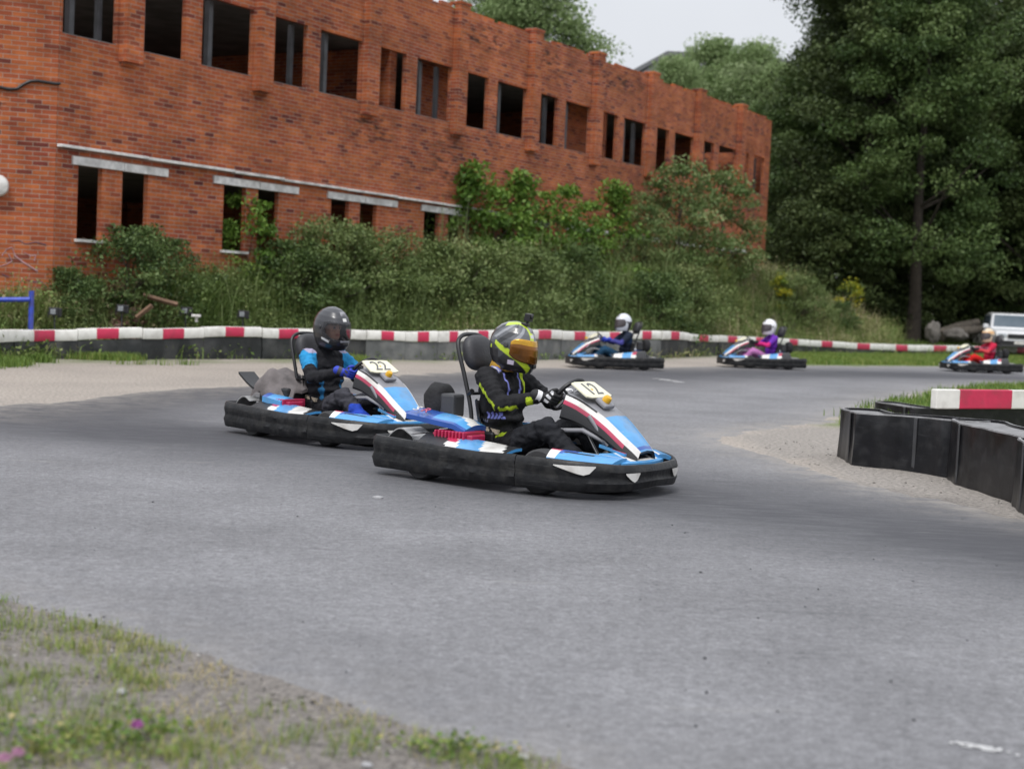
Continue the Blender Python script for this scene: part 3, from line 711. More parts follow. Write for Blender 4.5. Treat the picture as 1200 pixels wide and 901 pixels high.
for k in range(9):                                # lintels over the lower openings
    x = (.33+3.56*k)*BS; w_ = (2.32 if k == 0 else 2.58)*BS
    e = MB(); e.box((x+w_*.26, -.012, (L0+L1)/2), (w_*.52-.012, .06, L1-L0)); e.box((x+w_*.76, -.015, (L0+L1)/2-.004), (w_*.48-.012, .06, L1-L0)); e.build('lintel', M['conc'], BL, bevel=.006)
    a, b_ = lows[2*k]; e = MB(); e.box(((a+b_)/2*BS, -.01, Lw-.028), ((b_-a+.1)*BS, .14, .052)); e.build('sill', M['conc'], BL)
e = MB()
x = 0.; rr = random.Random(5)
while x < 14.5*BS:
    ln = rr.uniform(1.6, 2.6); ln = min(ln, 14.5*BS-x+.01); zz = Zc+.03-.006*x
    e.box((x+ln/2, -.05+rr.uniform(-.008, .008), zz+rr.uniform(-.006, .006)), (ln-.01, .13, .05)); x += ln
e.build('string_course', M['conc'], BL, bevel=.006)
# short wing at the near end, turned towards the track
WA = math.atan2(-.36, -.93)-(math.pi/2-TH)
wb = MB(); wb.box((3.0, -.25, Zp/2-.15), (5.98, .5, Zp+.3))
for q in range(18): wb.box((q*.33+.2, -.25, Zp+.04), (.26, .4*rr.uniform(.5, 1), .083))
M['brickw'] = brick_mat('red_brick_wing', [(.9, 4.4, .5, .25)])
wing = wb.build('wing_wall', M['brickw'], BL); wing.location = (-.004, .0, 0); wing.rotation_euler = (0, 0, WA)
# graffiti on the wing: pale and violet scrawl
M['scrawl'] = mat('pale_violet_paint', (.36, .22, .24), .8, var=.4, vscale=9); M['scrawl2'] = mat('dark_violet_paint', (.12, .06, .08), .8, var=.4, vscale=9)
def scrawl(pts, m, r=.02):
    e = MB(); e.tube([(x, .004, z) for x, z in pts], [r*q for q in (np.linspace(.5, 1, len(pts))*.7)], 5); o = e.build('graffiti', m, BL, smooth=60); o.rotation_euler = (0, 0, WA)
sc_side = 1
pts = [(-.02+.06*i, 1.62+.12*math.sin(i*1.9)+.05*math.sin(i*.7)) for i in range(14)]
def on_wing(u, v):                                  # point of the wing face in its own axes
    d2 = np.array([math.cos(WA+math.pi/2-TH), math.sin(WA+math.pi/2-TH)]); n2 = np.array([-d2[1], d2[0]])
    r_ = ray(u, v); t_ = ((BP0-CAM[:2])@n2)/(r_[:2]@n2); P = CAM+r_*t_; return float((P[:2]-BP0)@d2), float(P[2])
for path, m_, rd in (([(2, 300), (8, 292), (14, 290), (18, 300), (25, 306), (36, 313), (44, 318)], 'scrawl', .022), ([(0, 312), (8, 310), (14, 306), (10, 298)], 'scrawl', .02), ([(28, 296), (36, 300), (42, 299), (40, 306)], 'scrawl', .018), ([(12, 283), (22, 282), (30, 286), (42, 284), (54, 287)], 'scrawl2', .02), ([(30, 328), (40, 330), (50, 331)], 'scrawl2', .022), ([(2, 321), (10, 325)], 'scrawl2', .02), ([(36, 340), (54, 344)], 'scrawl2', .02)):
    scrawl([on_wing(*q) for q in path], M[m_], rd)
# which side of the wing faces the camera
# cable and round fitting on the wing
e = MB(); pts = [on_wing(*q) for q in [(-40, 99), (-14, 103), (0, 102.5), (10, 105), (20, 104.5), (28, 99), (36, 95.5), (44, 95), (52, 96.5), (64, 98.5), (71, 98.5)]]
e.tube([(x, .03, z) for x, z in pts], .026, 8); cb_ = e.build('cable', M['black'], smooth=60)
tag(cb_, 'thick black cable looping across the brick wall at the left edge', 'cable'); cb_.location = (BP0[0], BP0[1], 0); cb_.rotation_euler = (0, 0, WA+math.pi/2-TH)
fx, fz = on_wing(-3, 218); t = thing('wall_lamp', 'round whitish wall fitting at the left edge of the photo', 'lamp', (BP0[0], BP0[1], 0), WA+math.pi/2-TH)
e = MB(); e.lathe([(0, .22), (.10, .21), (.17, .17), (.195, .10), (.195, .07), (.0, .06)], 28, 'Y', (fx, 0, fz)); e.build('lamp_dome', M['white'], t, smooth=40)
e = MB(); e.lathe([(0, .06), (.07, .06), (.07, .002), (0, .002)], 20, 'Y', (fx, 0, fz)); e.build('mount', M['grey'], t, smooth=40)

# ---- blue steel frame, floodlights, rubble at the foot of the wall
M['bluesteel'] = mat('blue_painted_steel', (.035, .07, .42), .45, var=.25, dirt=(.12, .08, .05), damt=.4)
t = thing('metal_frame', 'bent blue steel frame standing at the foot of the brick wall at far left', 'metal frame')
D0 = 25.35
e = MB(); p = at(37, 341, D0); q = at(36, 388, D0); e.tube([tuple(p), (q[0], q[1], 0.)], .045, 8); e.build('post', M['bluesteel'], t, smooth=50)
e = MB(); p = at(-70, 352, 25.0); q = at(35, 351, D0-.06); e.tube([tuple(p), tuple(q)], .04, 8); e.build('crossbar', M['bluesteel'], t, smooth=50)
e = MB(); p = at(-8, 352, 25.2); e.tube([tuple(p), (p[0]+.05, p[1]-.05, 0)], .045, 8); e.build('post', M['bluesteel'], t, smooth=50)
FL = [(63, 365, 26.0, 'black floodlight by the blue frame at the corner of the brick wall'), (142, 361.5, 27.3, 'black floodlight in front of the rubble heap on the bank'), (217, 364, 28.2, 'black floodlight in the weeds behind the barrier, with a small white lamp at its side'), (284, 368, 29.2, 'black floodlight in the weeds nearest the driver in blue sleeves')]
fl0 = None
for (u, v, D, lab) in FL:
    c = at(u, v, D); t = thing('floodlight', lab, 'floodlight', tuple(c), rad(8), 'black floodlights along the bank'); t.scale = (.68, .68, .68)
    e = MB(); e.box((0, 0, 0), (.24, .09, .20)); e.box((.14, .05, -.02), (.10, .12, .22)); e.build('housing', M['black'], t, bevel=.012)
    e = MB(); e.box((-.01, -.052, .0), (.13, .016, .13)); e.build('lens', M['palelens'] if 'palelens' in M else M.setdefault('palelens', mat('floodlight_lens', (.22, .235, .25), .25, var=.3, vscale=18)), t)
    e = MB(); gz = (float(height(c[0], c[1]))-c[2])/.68-.04; e.tube([(0, .08, 0), (0.03, .10, gz*.6), (.03, .1, gz)], .02, 6); e.tube([(-.14, 0, 0), (-.14, .03, -.14), (.14, .03, -.14), (.14, 0, 0)], .012, 6); e.build('bracket', M['dark'], t)
c = at(230, 370, 28.0); e = MB(); e.box((0, 0, 0), (.16, .10, .05)); e.box((0, .03, -.07), (.05, .05, .1)); o = e.build('work_lamp', M['white'], bevel=.01); o.location = c; tag(o, 'small flat white lamp beside the third floodlight', 'lamp')

M['rubble'] = mat('broken_brick', (.20, .10, .075), .9, bump=.5, bscale=20, var=.5, vscale=4, dirt=(.2, .17, .15), damt=.6)
M['timber'] = mat('grey_brown_timber', (.16, .095, .06), .85, var=.3, vscale=10)
rr = random.Random(9); mb = MB()
for i in range(150):
    u = rr.gauss(140, 20); D = rr.uniform(27.4, 29.); x = (u-600)/1800*D; z = float(height(x, D)); hh = rr.uniform(0, .55)*math.exp(-((u-140)/30)**2)
    mb.box((x, D, z+hh), (rr.uniform(.1, .28), rr.uniform(.08, .16), rr.uniform(.06, .12)), 0, Matrix.Rotation(rr.uniform(0, 3), 3, 'Z') @ Matrix.Rotation(rr.uniform(-.5, .5), 3, 'X'))
tag(mb.build('rubble_heap', M['rubble'], bevel=.01), 'heap of broken brick and grey rubble half hidden in the weeds below the lower left windows', 'rubble', kind='stuff')
for (u0, v0, u1, v1, D, lab, nm) in ((168, 346, 208, 357, 28.0, 'weathered brown board lying aslant on the bank above the floodlights', 'wooden_board'), (160, 372, 178, 358, 27.3, 'short reddish board propped up in the rubble heap', 'wooden_board'), (96, 279, 146, 308, 29.3, 'long grey pole leaning down from the lower left window sill', 'wooden_pole')):
    a, b_ = at(u0, v0, D), at(u1, v1, D); mb = MB(); mb.tube([tuple(a), tuple(b_)], .045 if 'board' in nm else .03, 4 if 'board' in nm else 7); o = mb.build(nm, M['timber']); tag(o, lab, 'board' if 'board' in nm else 'pole')

# ---- grey roofed building far behind the trees
t = thing('distant_building', 'large grey building with a low pitched roof, rising far behind the willow trees', 'building')
D = 118.; cL, cM, cR = at(738, 84, D), at(845, 57, D+8), at(950, 76, D+14)
M['roofgrey'] = mat('grey_roofing', (.17, .175, .18), .7, var=.15); M['wallgrey'] = mat('grey_render', (.36, .36, .36), .8, var=.1)
mb = MB(); th_ = .35
def slab(a, b_, c_, d_):
    vs = [tuple(p) for p in (a, b_, c_, d_)]+[(p[0], p[1], p[2]-th_) for p in (a, b_, c_, d_)]
    mb.add(vs, [(0, 1, 2, 3), (7, 6, 5, 4), (0, 4, 5, 1), (1, 5, 6, 2), (2, 6, 7, 3), (3, 7, 4, 0)])
e1 = at(782, 60, D+2); e2 = at(900, 66, D+10)
slab(cL, e1, e1+np.array([6, 22, 0]), cL+np.array([6, 22, 0])); slab(e1, e2, e2+np.array([6, 22, 0]), e1+np.array([6, 22, 0])); slab(e2, cR, cR+np.array([6, 22, 0]), e2+np.array([6, 22, 0]))
mb.build('roof', M['roofgrey'], t)
mb = MB(); base = [cL, e1, e2, cR]
for a, b_ in zip(base, base[1:]): 
    a2, b2 = a+np.array([.3, .6, -.4]), b_+np.array([-.1, .6, -.4]); mb.add([tuple(a2), tuple(b2), (b2[0], b2[1], 0), (a2[0], a2[1], 0), (a2[0], a2[1]+.4, a2[2]), (b2[0], b2[1]+.4, b2[2]), (b2[0], b2[1]+.4, 0), (a2[0], a2[1]+.4, 0)], [(0, 1, 2, 3), (7, 6, 5, 4), (0, 4, 5, 1), (2, 6, 7, 3), (0, 3, 7, 4), (1, 5, 6, 2)])
mb.build('wall', M['wallgrey'], t)

# ================================================================== trees
M['bark'] = mat('bark', (.04, .032, .025), .95, bump=.8, bscale=9, var=.35, vscale=6)
LF = dict(
    dark=leafmat('leaf_dark', [(.026, .040, .013), (.05, .075, .023), (.080, .112, .036), (.13, .168, .060)], .6, .25),
    mid=leafmat('leaf_mid', [(.036, .066, .019), (.062, .106, .030), (.098, .150, .044), (.145, .20, .072)]),
    pale=leafmat('leaf_pale', [(.14, .21, .075), (.21, .29, .12), (.28, .36, .17), (.34, .41, .23)], .55, .4),
    bright=leafmat('leaf_bright', [(.055, .12, .018), (.10, .185, .03), (.145, .25, .04), (.21, .31, .06)]),
    mixed=leafmat('leaf_mixed', [(.055, .10, .028), (.09, .15, .042), (.13, .19, .06), (.20, .25, .10), (.26, .12, .06)]),
    greyg=leafmat('leaf_greygreen', [(.08, .12, .036), (.125, .175, .056), (.17, .222, .077), (.25, .28, .118)]),
    yellow=leafmat('leaf_yellow', [(.06, .12, .02), (.13, .20, .03), (.42, .38, .02), (.55, .46, .02)]),
    weed=leafmat('leaf_weed', [(.075, .13, .03), (.12, .185, .045), (.17, .235, .068), (.26, .285, .11), (.38, .32, .19), (.40, .35, .25)]),
    grass=leafmat('grass_blade', [(.07, .13, .025), (.11, .19, .034), (.17, .24, .05), (.27, .28, .08), (.40, .33, .17)]),
)
def crown_mesh(name, H, R, zlo, nclump, nleaf, L, matl, rng, shape='oval', clr=1.1, droop=0.):
    C = []; T = []; ends = []
    for i in range(nclump):
        h = rng.random()**.85; z = zlo+(H-zlo)*h
        if shape == 'oval': rr_ = R*math.sqrt(max(.06, 1-abs(2*h-.85)**2.2*.8))*(1-.35*h)
        elif shape == 'cone': rr_ = R*(1.02-h)**.8
        else: rr_ = R*(.75+.3*math.sin(h*5))
        a = rng.random()*2*math.pi; q = math.sqrt(.12+.88*rng.random())*rr_*rng.uniform(.75, 1.12)
        c = np.array([q*math.cos(a), q*math.sin(a), z-droop*q]); ends.append(c)
        m = int(nleaf*rng.uniform(.55, 1.35)); rad_ = clr*rng.uniform(.6, 1.25)*np.array([1, 1, .52])
        d = unit(rng.normal(size=(m, 3)))*(rng.random((m, 1))**.45)*rad_
        d[:, 2] -= droop*.4*np.hypot(d[:, 0], d[:, 1])
        C.append(c+d); T.append(np.clip(rng.normal(.46, .19)+rng.normal(size=m)*.15, 0, 1))
    C = np.concatenate(C); T = np.concatenate(T)
    V, Fq, tt = leaves(C, L*(.7+.6*rng.random(len(C))), .62, .35, T, rng)
    return npmesh(name, V, Fq, matl, tint=tt), ends
def trunk_mesh(name, H, r0, ends, rng, nl=14, lean=0.):
    mb = MB(); top = H*.9
    px_ = [(lean*k/8+rng.normal()*.05*r0*k, rng.normal()*.05*r0*k, top*k/8-.3*(k == 0)) for k in range(9)]
    mb.tube(px_, [r0*(1.25 if k == 0 else 1)*(1-k/8.6) for k in range(9)], 9)
    for i in rng.permutation(len(ends))[:nl]:
        e_ = ends[i]; z0 = max(.3*e_[2], e_[2]-.55*math.hypot(e_[0], e_[1])-.5); k = min(7.9, max(0., z0/top*8)); i0 = int(k); fr = k-i0
        a = np.array(px_[i0])*(1-fr)+np.array(px_[i0+1])*fr; m_ = (a+e_)/2+np.array([0, 0, -.15*np.linalg.norm(e_-a)*.4]); rr_ = r0*(1-k/8.6)*.42+.01
        mb.tube([tuple(a), tuple(m_), tuple(e_)], [rr_, rr_*.6, rr_*.18], 6)
    return mb.build(name, M['bark'], smooth=60)
def tree_proto(H, R, zlo, nclump, nleaf, L, leafm, seed, r0, shape='oval', clr=1.1, droop=0., nl=14):
    rng = np.random.default_rng(seed); cm, ends = crown_mesh('crown', H, R, zlo, nclump, nleaf, L, leafm, rng, shape, clr, droop)
    tr = trunk_mesh('trunk', H, r0, ends, rng, nl); td = tr.data; bpy.data.objects.remove(tr); return td, cm
def tree(name, proto, x, y, lab, cat, group=None, s=1., rz=0., sz=None, z=None):
    t = thing(name, lab, cat, (x, y, float(height(x, y))-.05 if z is None else z), rz, group); t.scale = (s, s, sz or s)
    link('trunk', proto[0], t); link('crown', proto[1], t); return t
PT = dict(
    A=tree_proto(17, 4.6, 2.2, 175, 330, .175, LF['dark'], 1, .34, 'oval', 1.35),
    B=tree_proto(19, 5.0, 3.2, 195, 310, .175, LF['dark'], 2, .38, 'oval', 1.4),
    C=tree_proto(15, 3.9, .9, 150, 320, .165, LF['mid'], 3, .26, 'oval', 1.2),
    D=tree_proto(20, 5.2, 3.4, 200, 280, .175, LF['mid'], 4, .34, 'oval', 1.25),
    W=tree_proto(14, 4.4, 3., 150, 290, .16, LF['pale'], 5, .3, 'oval', 1.2, .25),
    U=tree_proto(5, 2.5, .1, 70, 170, .16, LF['dark'], 6, .07, 'oval', .85),
)
FT = [  # proto, px, D, scale, label
    ('C', 918, 66, .72, 'green tree at the end of the brick building, leftmost of the wood'),
    ('A', 952, 69, .80, 'dark tree with a rounded top just right of the green one behind the building end'),
    ('B', 1000, 64, .98, 'tall dark tree that rises out of the photo above the yellow flowering shrub'),
    ('D', 1030, 70, 1.06, 'tall tree with a high thin crown and sky showing through its top'),
    ('D', 1066, 61, .82, 'dark tree with the thick bare trunk standing left of the grey rubble'),
    ('A', 1104, 66, .86, 'dark tree above the grey rubble heap at the edge of the wood'),
    ('B', 1150, 70, .82, 'dark full tree behind the white car, its top out of the photo'),
    ('C', 1188, 66, .93, 'mid green tree directly behind the roof of the white car'),
    ('A', 1235, 63, .9, 'dark tree cut by the right edge of the photo behind the white car'),
    ('C', 880, 78, .72, 'tree peeping over the far end of the brick building'),
    ('B', 1290, 72, 1.0, 'dark tree just beyond the right edge of the photo'),
    ('A', 1015, 78, 1.1, 'dark tree deep in the wood between the two tallest trees'),
    ('B', 1125, 80, 1.05, 'dark tree deep in the wood behind the grey rubble'),
    ('C', 1075, 84, 1.1, 'mid green tree at the back of the wood, behind the bare trunk'),
]
for i, (k, u, D, s, lab) in enumerate(FT):
    tree('wood_tree', PT[k], (u-600)/1800*D, D, lab, 'tree', 'trees of the dark wood at the right', s, i*1.31)
US = [(930, 60, .8, 'dark undergrowth bush in the shade at the end of the building'), (965, 61, 1., 'dark undergrowth bush left of the yellow flowering shrub'), (1022, 63, 1.05, 'dark undergrowth bush right of the yellow flowering shrub'), (1050, 66, 1.1, 'dark undergrowth bush behind the bare tree trunk'), (1092, 64, .9, 'dark undergrowth bush behind the grey rubble'), (1128, 67, 1.1, 'dark undergrowth bush left of the white car'), (1165, 69, 1.2, 'dark undergrowth bush behind the white car'), (1205, 70, 1.1, 'dark undergrowth bush at the right edge behind the white car')]
for i, (u, D, s, lab) in enumerate(US):
    tree('undergrowth_bush', PT['U'], (u-600)/1800*D, D, lab, 'bush', 'undergrowth bushes along the edge of the wood', s, i*2.2)
for i, (u, D, s, lab) in enumerate([(778, 92, 1.10, 'pale willow leaning over the brick building, leftmost of the pale row'), (815, 96, 1.23, 'pale willow in the middle of the row beneath the grey roof'), (862, 93, 1.19, 'tallest pale willow at the right of the row beneath the grey roof'), (900, 90, 1.07, 'pale willow beside the dark wood'), (742, 100, .9, 'small pale willow just showing above the parapet')]):
    tree('willow_tree', PT['W'], (u-600)/1800*D, D, lab, 'tree', 'pale willows behind the brick building', s, i*1.7, z=.5)
tree('birch_tree', PT['W'], (612-600)/1800*62, 62, 'feathery green tree rising behind the parapet at the top of the photo', 'tree', s=1.02, rz=.4, z=.5)
tree('birch_tree', PT['W'], (560-600)/1800*64, 64, 'feathery green tree at the top edge of the photo, leftmost of two', 'tree', s=1.0, rz=2.4, z=.5)
# far-off wood closing the gaps
rng = np.random.default_rng(21); C = []
for i in range(260):
    u = rng.uniform(700, 1500); D = rng.uniform(100, 125); top = 15+3*math.sin(u*.02) if u > 905 else 8.
    C.append(np.array([(u-600)/1800*D, D, 0])+rng.normal(size=(150, 3))*np.array([2, 2, 1.4])+np.array([0, 0, rng.uniform(.5, top)]))
C = np.concatenate(C); V, Fq, tt = leaves(C, .6, .65, .3, np.clip(rng.normal(.35, .2, len(C)), 0, 1), rng)
tag(link('far_wood', npmesh('far_wood', V, Fq, LF['dark'], tint=tt)), 'dense dark wood closing the view behind the nearer trees', 'wood', kind='stuff')

# ---- bushes and saplings on the bank
PB = dict(
    maple=tree_proto(2.6, 1.0, .2, 34, 62, .13, LF['bright'], 31, .035, 'x', .42, nl=10),
    maple2=tree_proto(3.0, .9, .2, 34, 62, .13, LF['bright'], 32, .035, 'cone', .45, nl=10),
    mixed=tree_proto(3.4, 1.9, .15, 80, 85, .105, LF['mixed'], 33, .05, 'oval', .5, nl=18),
    dense=tree_proto(1.7, 1.35, .05, 70, 120, .075, LF['mid'], 34, .04, 'x', .36),
    grey=tree_proto(1.6, 1.5, .05, 75, 120, .07, LF['greyg'], 35, .04, 'x', .38),
    yel=tree_proto(1.7, .7, .1, 26, 60, .09, LF['yellow'], 36, .03, 'oval', .28),
)
BUSH = [ # proto, px, py(top), D, height-scale, label, name, category
    ('dense', 150, 262, 28.6, 'leafy bush below the second of the lower left window openings', 'shrub', 'shrub'),
    ('dense', 92, 312, 27.6, 'low dark bush against the wall beneath the lower left window sill', 'shrub', 'shrub'),
    ('dense', 196, 278, 30.2, 'green bush below the brick wall between the first two lintels', 'shrub', 'shrub'),
    ('maple', 292, 224, 32.5, 'tall bush growing up in front of the lower windows under the second lintel', 'sapling', 'sapling'),
    ('maple2', 262, 250, 32.0, 'thin sapling at the left side of the window under the second lintel', 'sapling', 'sapling'),
    ('grey', 385, 258, 33.6, 'broad grey green shrub beneath the third lintel', 'shrub', 'shrub'),
    ('grey', 440, 268, 35.0, 'grey green shrub right of the third lintel, joined to the broad one', 'shrub', 'shrub'),
    ('dense', 345, 280, 32.4, 'dark green shrub behind the helmet of the driver in blue sleeves', 'shrub', 'shrub'),
    ('maple2', 552, 180, 39.5, 'bright green sapling tallest of those beneath the row of upper windows', 'sapling', 'sapling'),
    ('maple', 585, 214, 40.0, 'bright green sapling directly right of the tallest one', 'sapling', 'sapling'),
    ('maple2', 612, 192, 41.0, 'slender bright sapling between the tallest one and the maple clump', 'sapling', 'sapling'),
    ('maple', 655, 214, 42.5, 'bright green bushy sapling in the middle of the long brick wall', 'sapling', 'sapling'),
    ('maple', 690, 232, 43.5, 'lower green sapling left of the pointed one', 'sapling', 'sapling'),
    ('maple2', 724, 204, 44.5, 'pointed green sapling left of the big mottled bush', 'sapling', 'sapling'),
    ('mixed', 800, 186, 47.5, 'biggest mottled bush with reddish leaves, reaching up to the windows near the building end', 'shrub', 'shrub'),
    ('mixed', 850, 196, 50.5, 'mottled bush with thin tops in front of the last windows of the building', 'shrub', 'shrub'),
    ('mixed', 760, 236, 45.8, 'mottled bush at the left foot of the biggest one', 'shrub', 'shrub'),
    ('grey', 530, 282, 36.5, 'grey green shrub above the helmet with the camera', 'shrub', 'shrub'),
    ('grey', 600, 286, 37.5, 'grey green shrub beneath the bright saplings', 'shrub', 'shrub'),
    ('dense', 668, 286, 40.5, 'green shrub on the bank above the white and dark helmet', 'shrub', 'shrub'),
    ('grey', 805, 312, 45.0, 'round dark shrub on the bank between the two distant karts', 'shrub', 'shrub'),
    ('grey', 936, 322, 52.0, 'grey green shrub on the right shoulder of the mound', 'shrub', 'shrub'),
    ('dense', 985, 352, 54.5, 'low green shrub where the mound runs out on the right', 'shrub', 'shrub'),
    ('dense', 765, 318, 42.5, 'low green shrub halfway up the bank left of the round dark one', 'shrub', 'shrub'),
    ('yel', 998, 324, 57.0, 'shrub with bright yellow flowers at the right end of the mound', 'flowering shrub', 'shrub'),
    ('yel', 842, 300, 49.5, 'small yellow flowering plant on top of the mound', 'flowering plant', 'plant'),
    ('yel', 915, 318, 51.5, 'pale yellow flowering plant on the shoulder of the mound', 'flowering plant', 'plant'),
]
PH = dict(maple=2.6, maple2=3.0, mixed=3.4, dense=1.7, grey=1.6, yel=1.7)
for i, (k, u, v, D, lab, nm, cat) in enumerate(BUSH):
    tp = at(u, v, D); z0 = float(height(tp[0], D)); sz = max(.35, (tp[2]-z0)/(PH[k]*1.03)); s = np.clip(sz, .55, 1.35) if k != 'mixed' else sz*1.0
    tree(nm.replace(' ', '_'), PB[k], tp[0], D, lab, cat, 'bushes and saplings on the overgrown bank', float(s), i*1.9, sz=sz)
# ---- weeds on the bank (uncountable)
rng = np.random.default_rng(5); parts = []
n = 5200; u = rng.uniform(-60, 1045, n); u = np.concatenate([u, rng.uniform(-60, 560, 1500)]); n = len(u)
D0_ = np.interp(u, BU, BD); fd = np.where(u < 902, np.clip(facade_depth(np.clip(u, -50, 900))-D0_, 1.3, 7.), 7.)
D = D0_+.35+rng.random(n)**1.05*(fd-.45); x = (u-600)/1800*D; z = height(x, D)
ok = ~((np.abs(u-145) < 36) & (D < 29.6) & (rng.random(n) < .85)); bare = fbm(x, D, .8) > .55; ok &= ~(bare & (rng.random(n) < .6))
x, D, z, u = x[ok], D[ok], z[ok], u[ok]; n = len(x)
hh = (.28+.5*rng.random(n))*(1+.5*fbm(x, D, .5))*np.clip((D-np.interp(u, BU, BD))/1.6, .5, 1.25); hue = np.clip(.36+.30*fbm(x, D, .45)+.14*sstep(600, 900, u)+rng.normal(size=n)*.1, .03, .97)
k = 13
P = np.repeat(np.c_[x, D, z], k, 0)+np.c_[rng.normal(size=n*k)*.16, rng.normal(size=n*k)*.16, np.zeros(n*k)]
parts.append(blades(P, np.repeat(hh, k)*(.5+.7*rng.random(n*k)), .02, 1.1, np.clip(np.repeat(hue, k)+rng.normal(size=n*k)*.12, 0, 1), rng))
k = 42; Cc = np.repeat(np.c_[x, D, z+hh*.38], k, 0)+rng.normal(size=(n*k, 3))*np.c_[np.full(n*k, .17), np.full(n*k, .17), np.repeat(hh, k)*.27]
parts.append(leaves(Cc, .075*(.6+.8*rng.random(n*k)), .5, .4, np.clip(np.repeat(hue, k)+rng.normal(size=n*k)*.13, 0, 1), rng))
V, Fq, T = merge(parts); tag(link('bank_weeds', npmesh('bank_weeds', V, Fq, LF['weed'], tint=T)), 'tall weeds and grasses covering the bank behind the barrier', 'weeds', kind='stuff')
# ---- unbroken scrub in front of the wall
rng = np.random.default_rng(15); parts = []; n = 680; u = rng.uniform(60, 960, n); D0_ = np.interp(u, BU, BD); fd = np.where(u < 902, np.clip(facade_depth(np.clip(u, -50, 900))-D0_, 1.3, 7.), 6.)
D = D0_+.9+(.12+.88*rng.random(n))*(fd-1.3); x = (u-600)/1800*D; z = height(x, D); ok = ~((np.abs(u-145) < 40) & (D < 29.8)); x, D, z, u = x[ok], D[ok], z[ok], u[ok]; n = len(x)
hh = (.5+1.0*rng.random(n)**2.5)*(1+.5*fbm(x, D, .35))*(.8+.5*np.clip((D-D0_[ok]-.9)/4, 0, 1))*(1-.3*sstep(700, 900, u))*(.58+.42*sstep(250, 420, u)); hue = np.clip(.42+.3*fbm(x, D, .3)+rng.normal(size=n)*.12, 0, 1); k = 260
Cc = np.repeat(np.c_[x, D, z+hh*.5], k, 0)+unit(rng.normal(size=(n*k, 3)))*(rng.random((n*k, 1))**.45)*np.c_[np.full(n*k, .52), np.full(n*k, .52), np.repeat(hh, k)*.56]
parts.append(leaves(Cc, .062*(.6+.8*rng.random(n*k)), .42, .15, np.clip(np.repeat(hue, k)+rng.normal(size=n*k)*.13, 0, 1), rng))
k = 8; P = np.repeat(np.c_[x, D, z], k, 0)+np.c_[rng.normal(size=n*k)*.3, rng.normal(size=n*k)*.3, np.zeros(n*k)]
parts.append(blades(P, np.repeat(hh, k)*(.9+.5*rng.random(n*k)), .018, .5, np.clip(np.repeat(hue, k)+.1, 0, 1), rng))
V, Fq, T = merge(parts); tag(link('bank_scrub', npmesh('bank_scrub', V, Fq, LF['greyg'], tint=T)), 'unbroken grey green scrub along the foot of the brick wall', 'scrub', kind='stuff')
# ---- grass: along the barrier, right-hand strip, infield
def grass_stuff(name, pts, h, wd, lab, hue=.35, k=7, sp=.06, seed=1, lean=.6):
    rng = np.random.default_rng(seed); n = len(pts); P = np.repeat(np.c_[pts, height(pts[:, 0], pts[:, 1])], k, 0); P[:, :2] += rng.normal(size=(n*k, 2))*sp
    hu = np.clip(np.repeat(hue+.25*fbm(pts[:, 0], pts[:, 1], 1.5), k)+rng.normal(size=n*k)*.15, 0, 1)
    V, Fq, T = blades(P, np.repeat(np.broadcast_to(h, (n,)), k)*(.5+.8*rng.random(n*k)), wd, lean, hu, rng)
    tag(link(name, npmesh(name, V, Fq, LF['grass'], tint=T)), lab, 'grass', kind='stuff')
rng = np.random.default_rng(77)
n = 5200; u = rng.uniform(-40, 470, n); dd = -np.abs(rng.normal(size=n))*.75-.1; D = np.interp(u, BU, BD)+dd; x = (u-600)/1800*D
keep = (fbm(x, D, .7)+.35*fbm(x, D, 2.2) > .02+sstep(230, 470, u)*.45+(-dd)*.12)
grass_stuff('grass', np.c_[x, D][keep], .13, .012, 'rough grass at the foot of the barrier at the left', .38, 8, .07, 2)
n = 5200; u = rng.uniform(905, 1320, n); Db = np.interp(u, BU, BD); f0 = np.interp(u, [905, 930, 1092, 1200, 1320], [40, 39.2, 43.4, 46.8, 51]); D = f0+rng.random(n)*(Db-f0-.1); x = (u-600)/1800*D
grass_stuff('grass', np.c_[x, D], .13, .016, 'strip of grass between the asphalt and the barrier at the right', .42, 8, .12, 3)
n = 3600; P = np.c_[np.r_[rng.uniform(4, 30, n), rng.uniform(4.5, 13, 3000)], np.r_[rng.uniform(14, 44, n), rng.uniform(18, 32, 3000)]]; P = P[inside(P, INN) & (P[:, 0]*.55+P[:, 1]*.84 > 17.3)]
grass_stuff('grass', P, .12, .014, 'bright grass on the infield behind the black barrier blocks', .3, 12, .14, 4)
n = 1500; u = rng.uniform(1010, 1330, n); D = np.interp(u, BU, BD)+.4+rng.random(n)*4; x = (u-600)/1800*D
grass_stuff('grass', np.c_[x, D], .32, .02, 'long grass behind the barrier at the edge of the wood', .3, 12, .2, 6)
# verge in front of the camera
n = 2600; P = np.c_[rng.uniform(-3.2, .6, n), rng.uniform(3.2, 6.6, n)]; P = P[~inside(P, OUT)]
dd = polydist(P, OUT[::2]); edge = np.exp(-((dd-.12)/.16)**2); corner = sstep(5.0, 4.2, P[:, 1]+.35*P[:, 0]+.6) 
keep = (fbm(P[:, 0], P[:, 1], 2.6)+.6*fbm(P[:, 0], P[:, 1], 7)+.75*edge+1.0*sstep(-.55, -1.5, P[:, 0]+.4*(P[:, 1]-4.4)) > .50)
grass_stuff('grass', P[keep], .045, .0036, 'sparse yellowing grass on the stony verge in the foreground', .55, 15, .035, 8, 1.2)
n = 2600; P = np.c_[rng.uniform(-3.2, .6, n), rng.uniform(3.2, 6.6, n)]; P = P[~inside(P, OUT)]; P = P[fbm(P[:, 0]+3, P[:, 1], 3.4)+.5*fbm(P[:, 0], P[:, 1], 9) > .12]
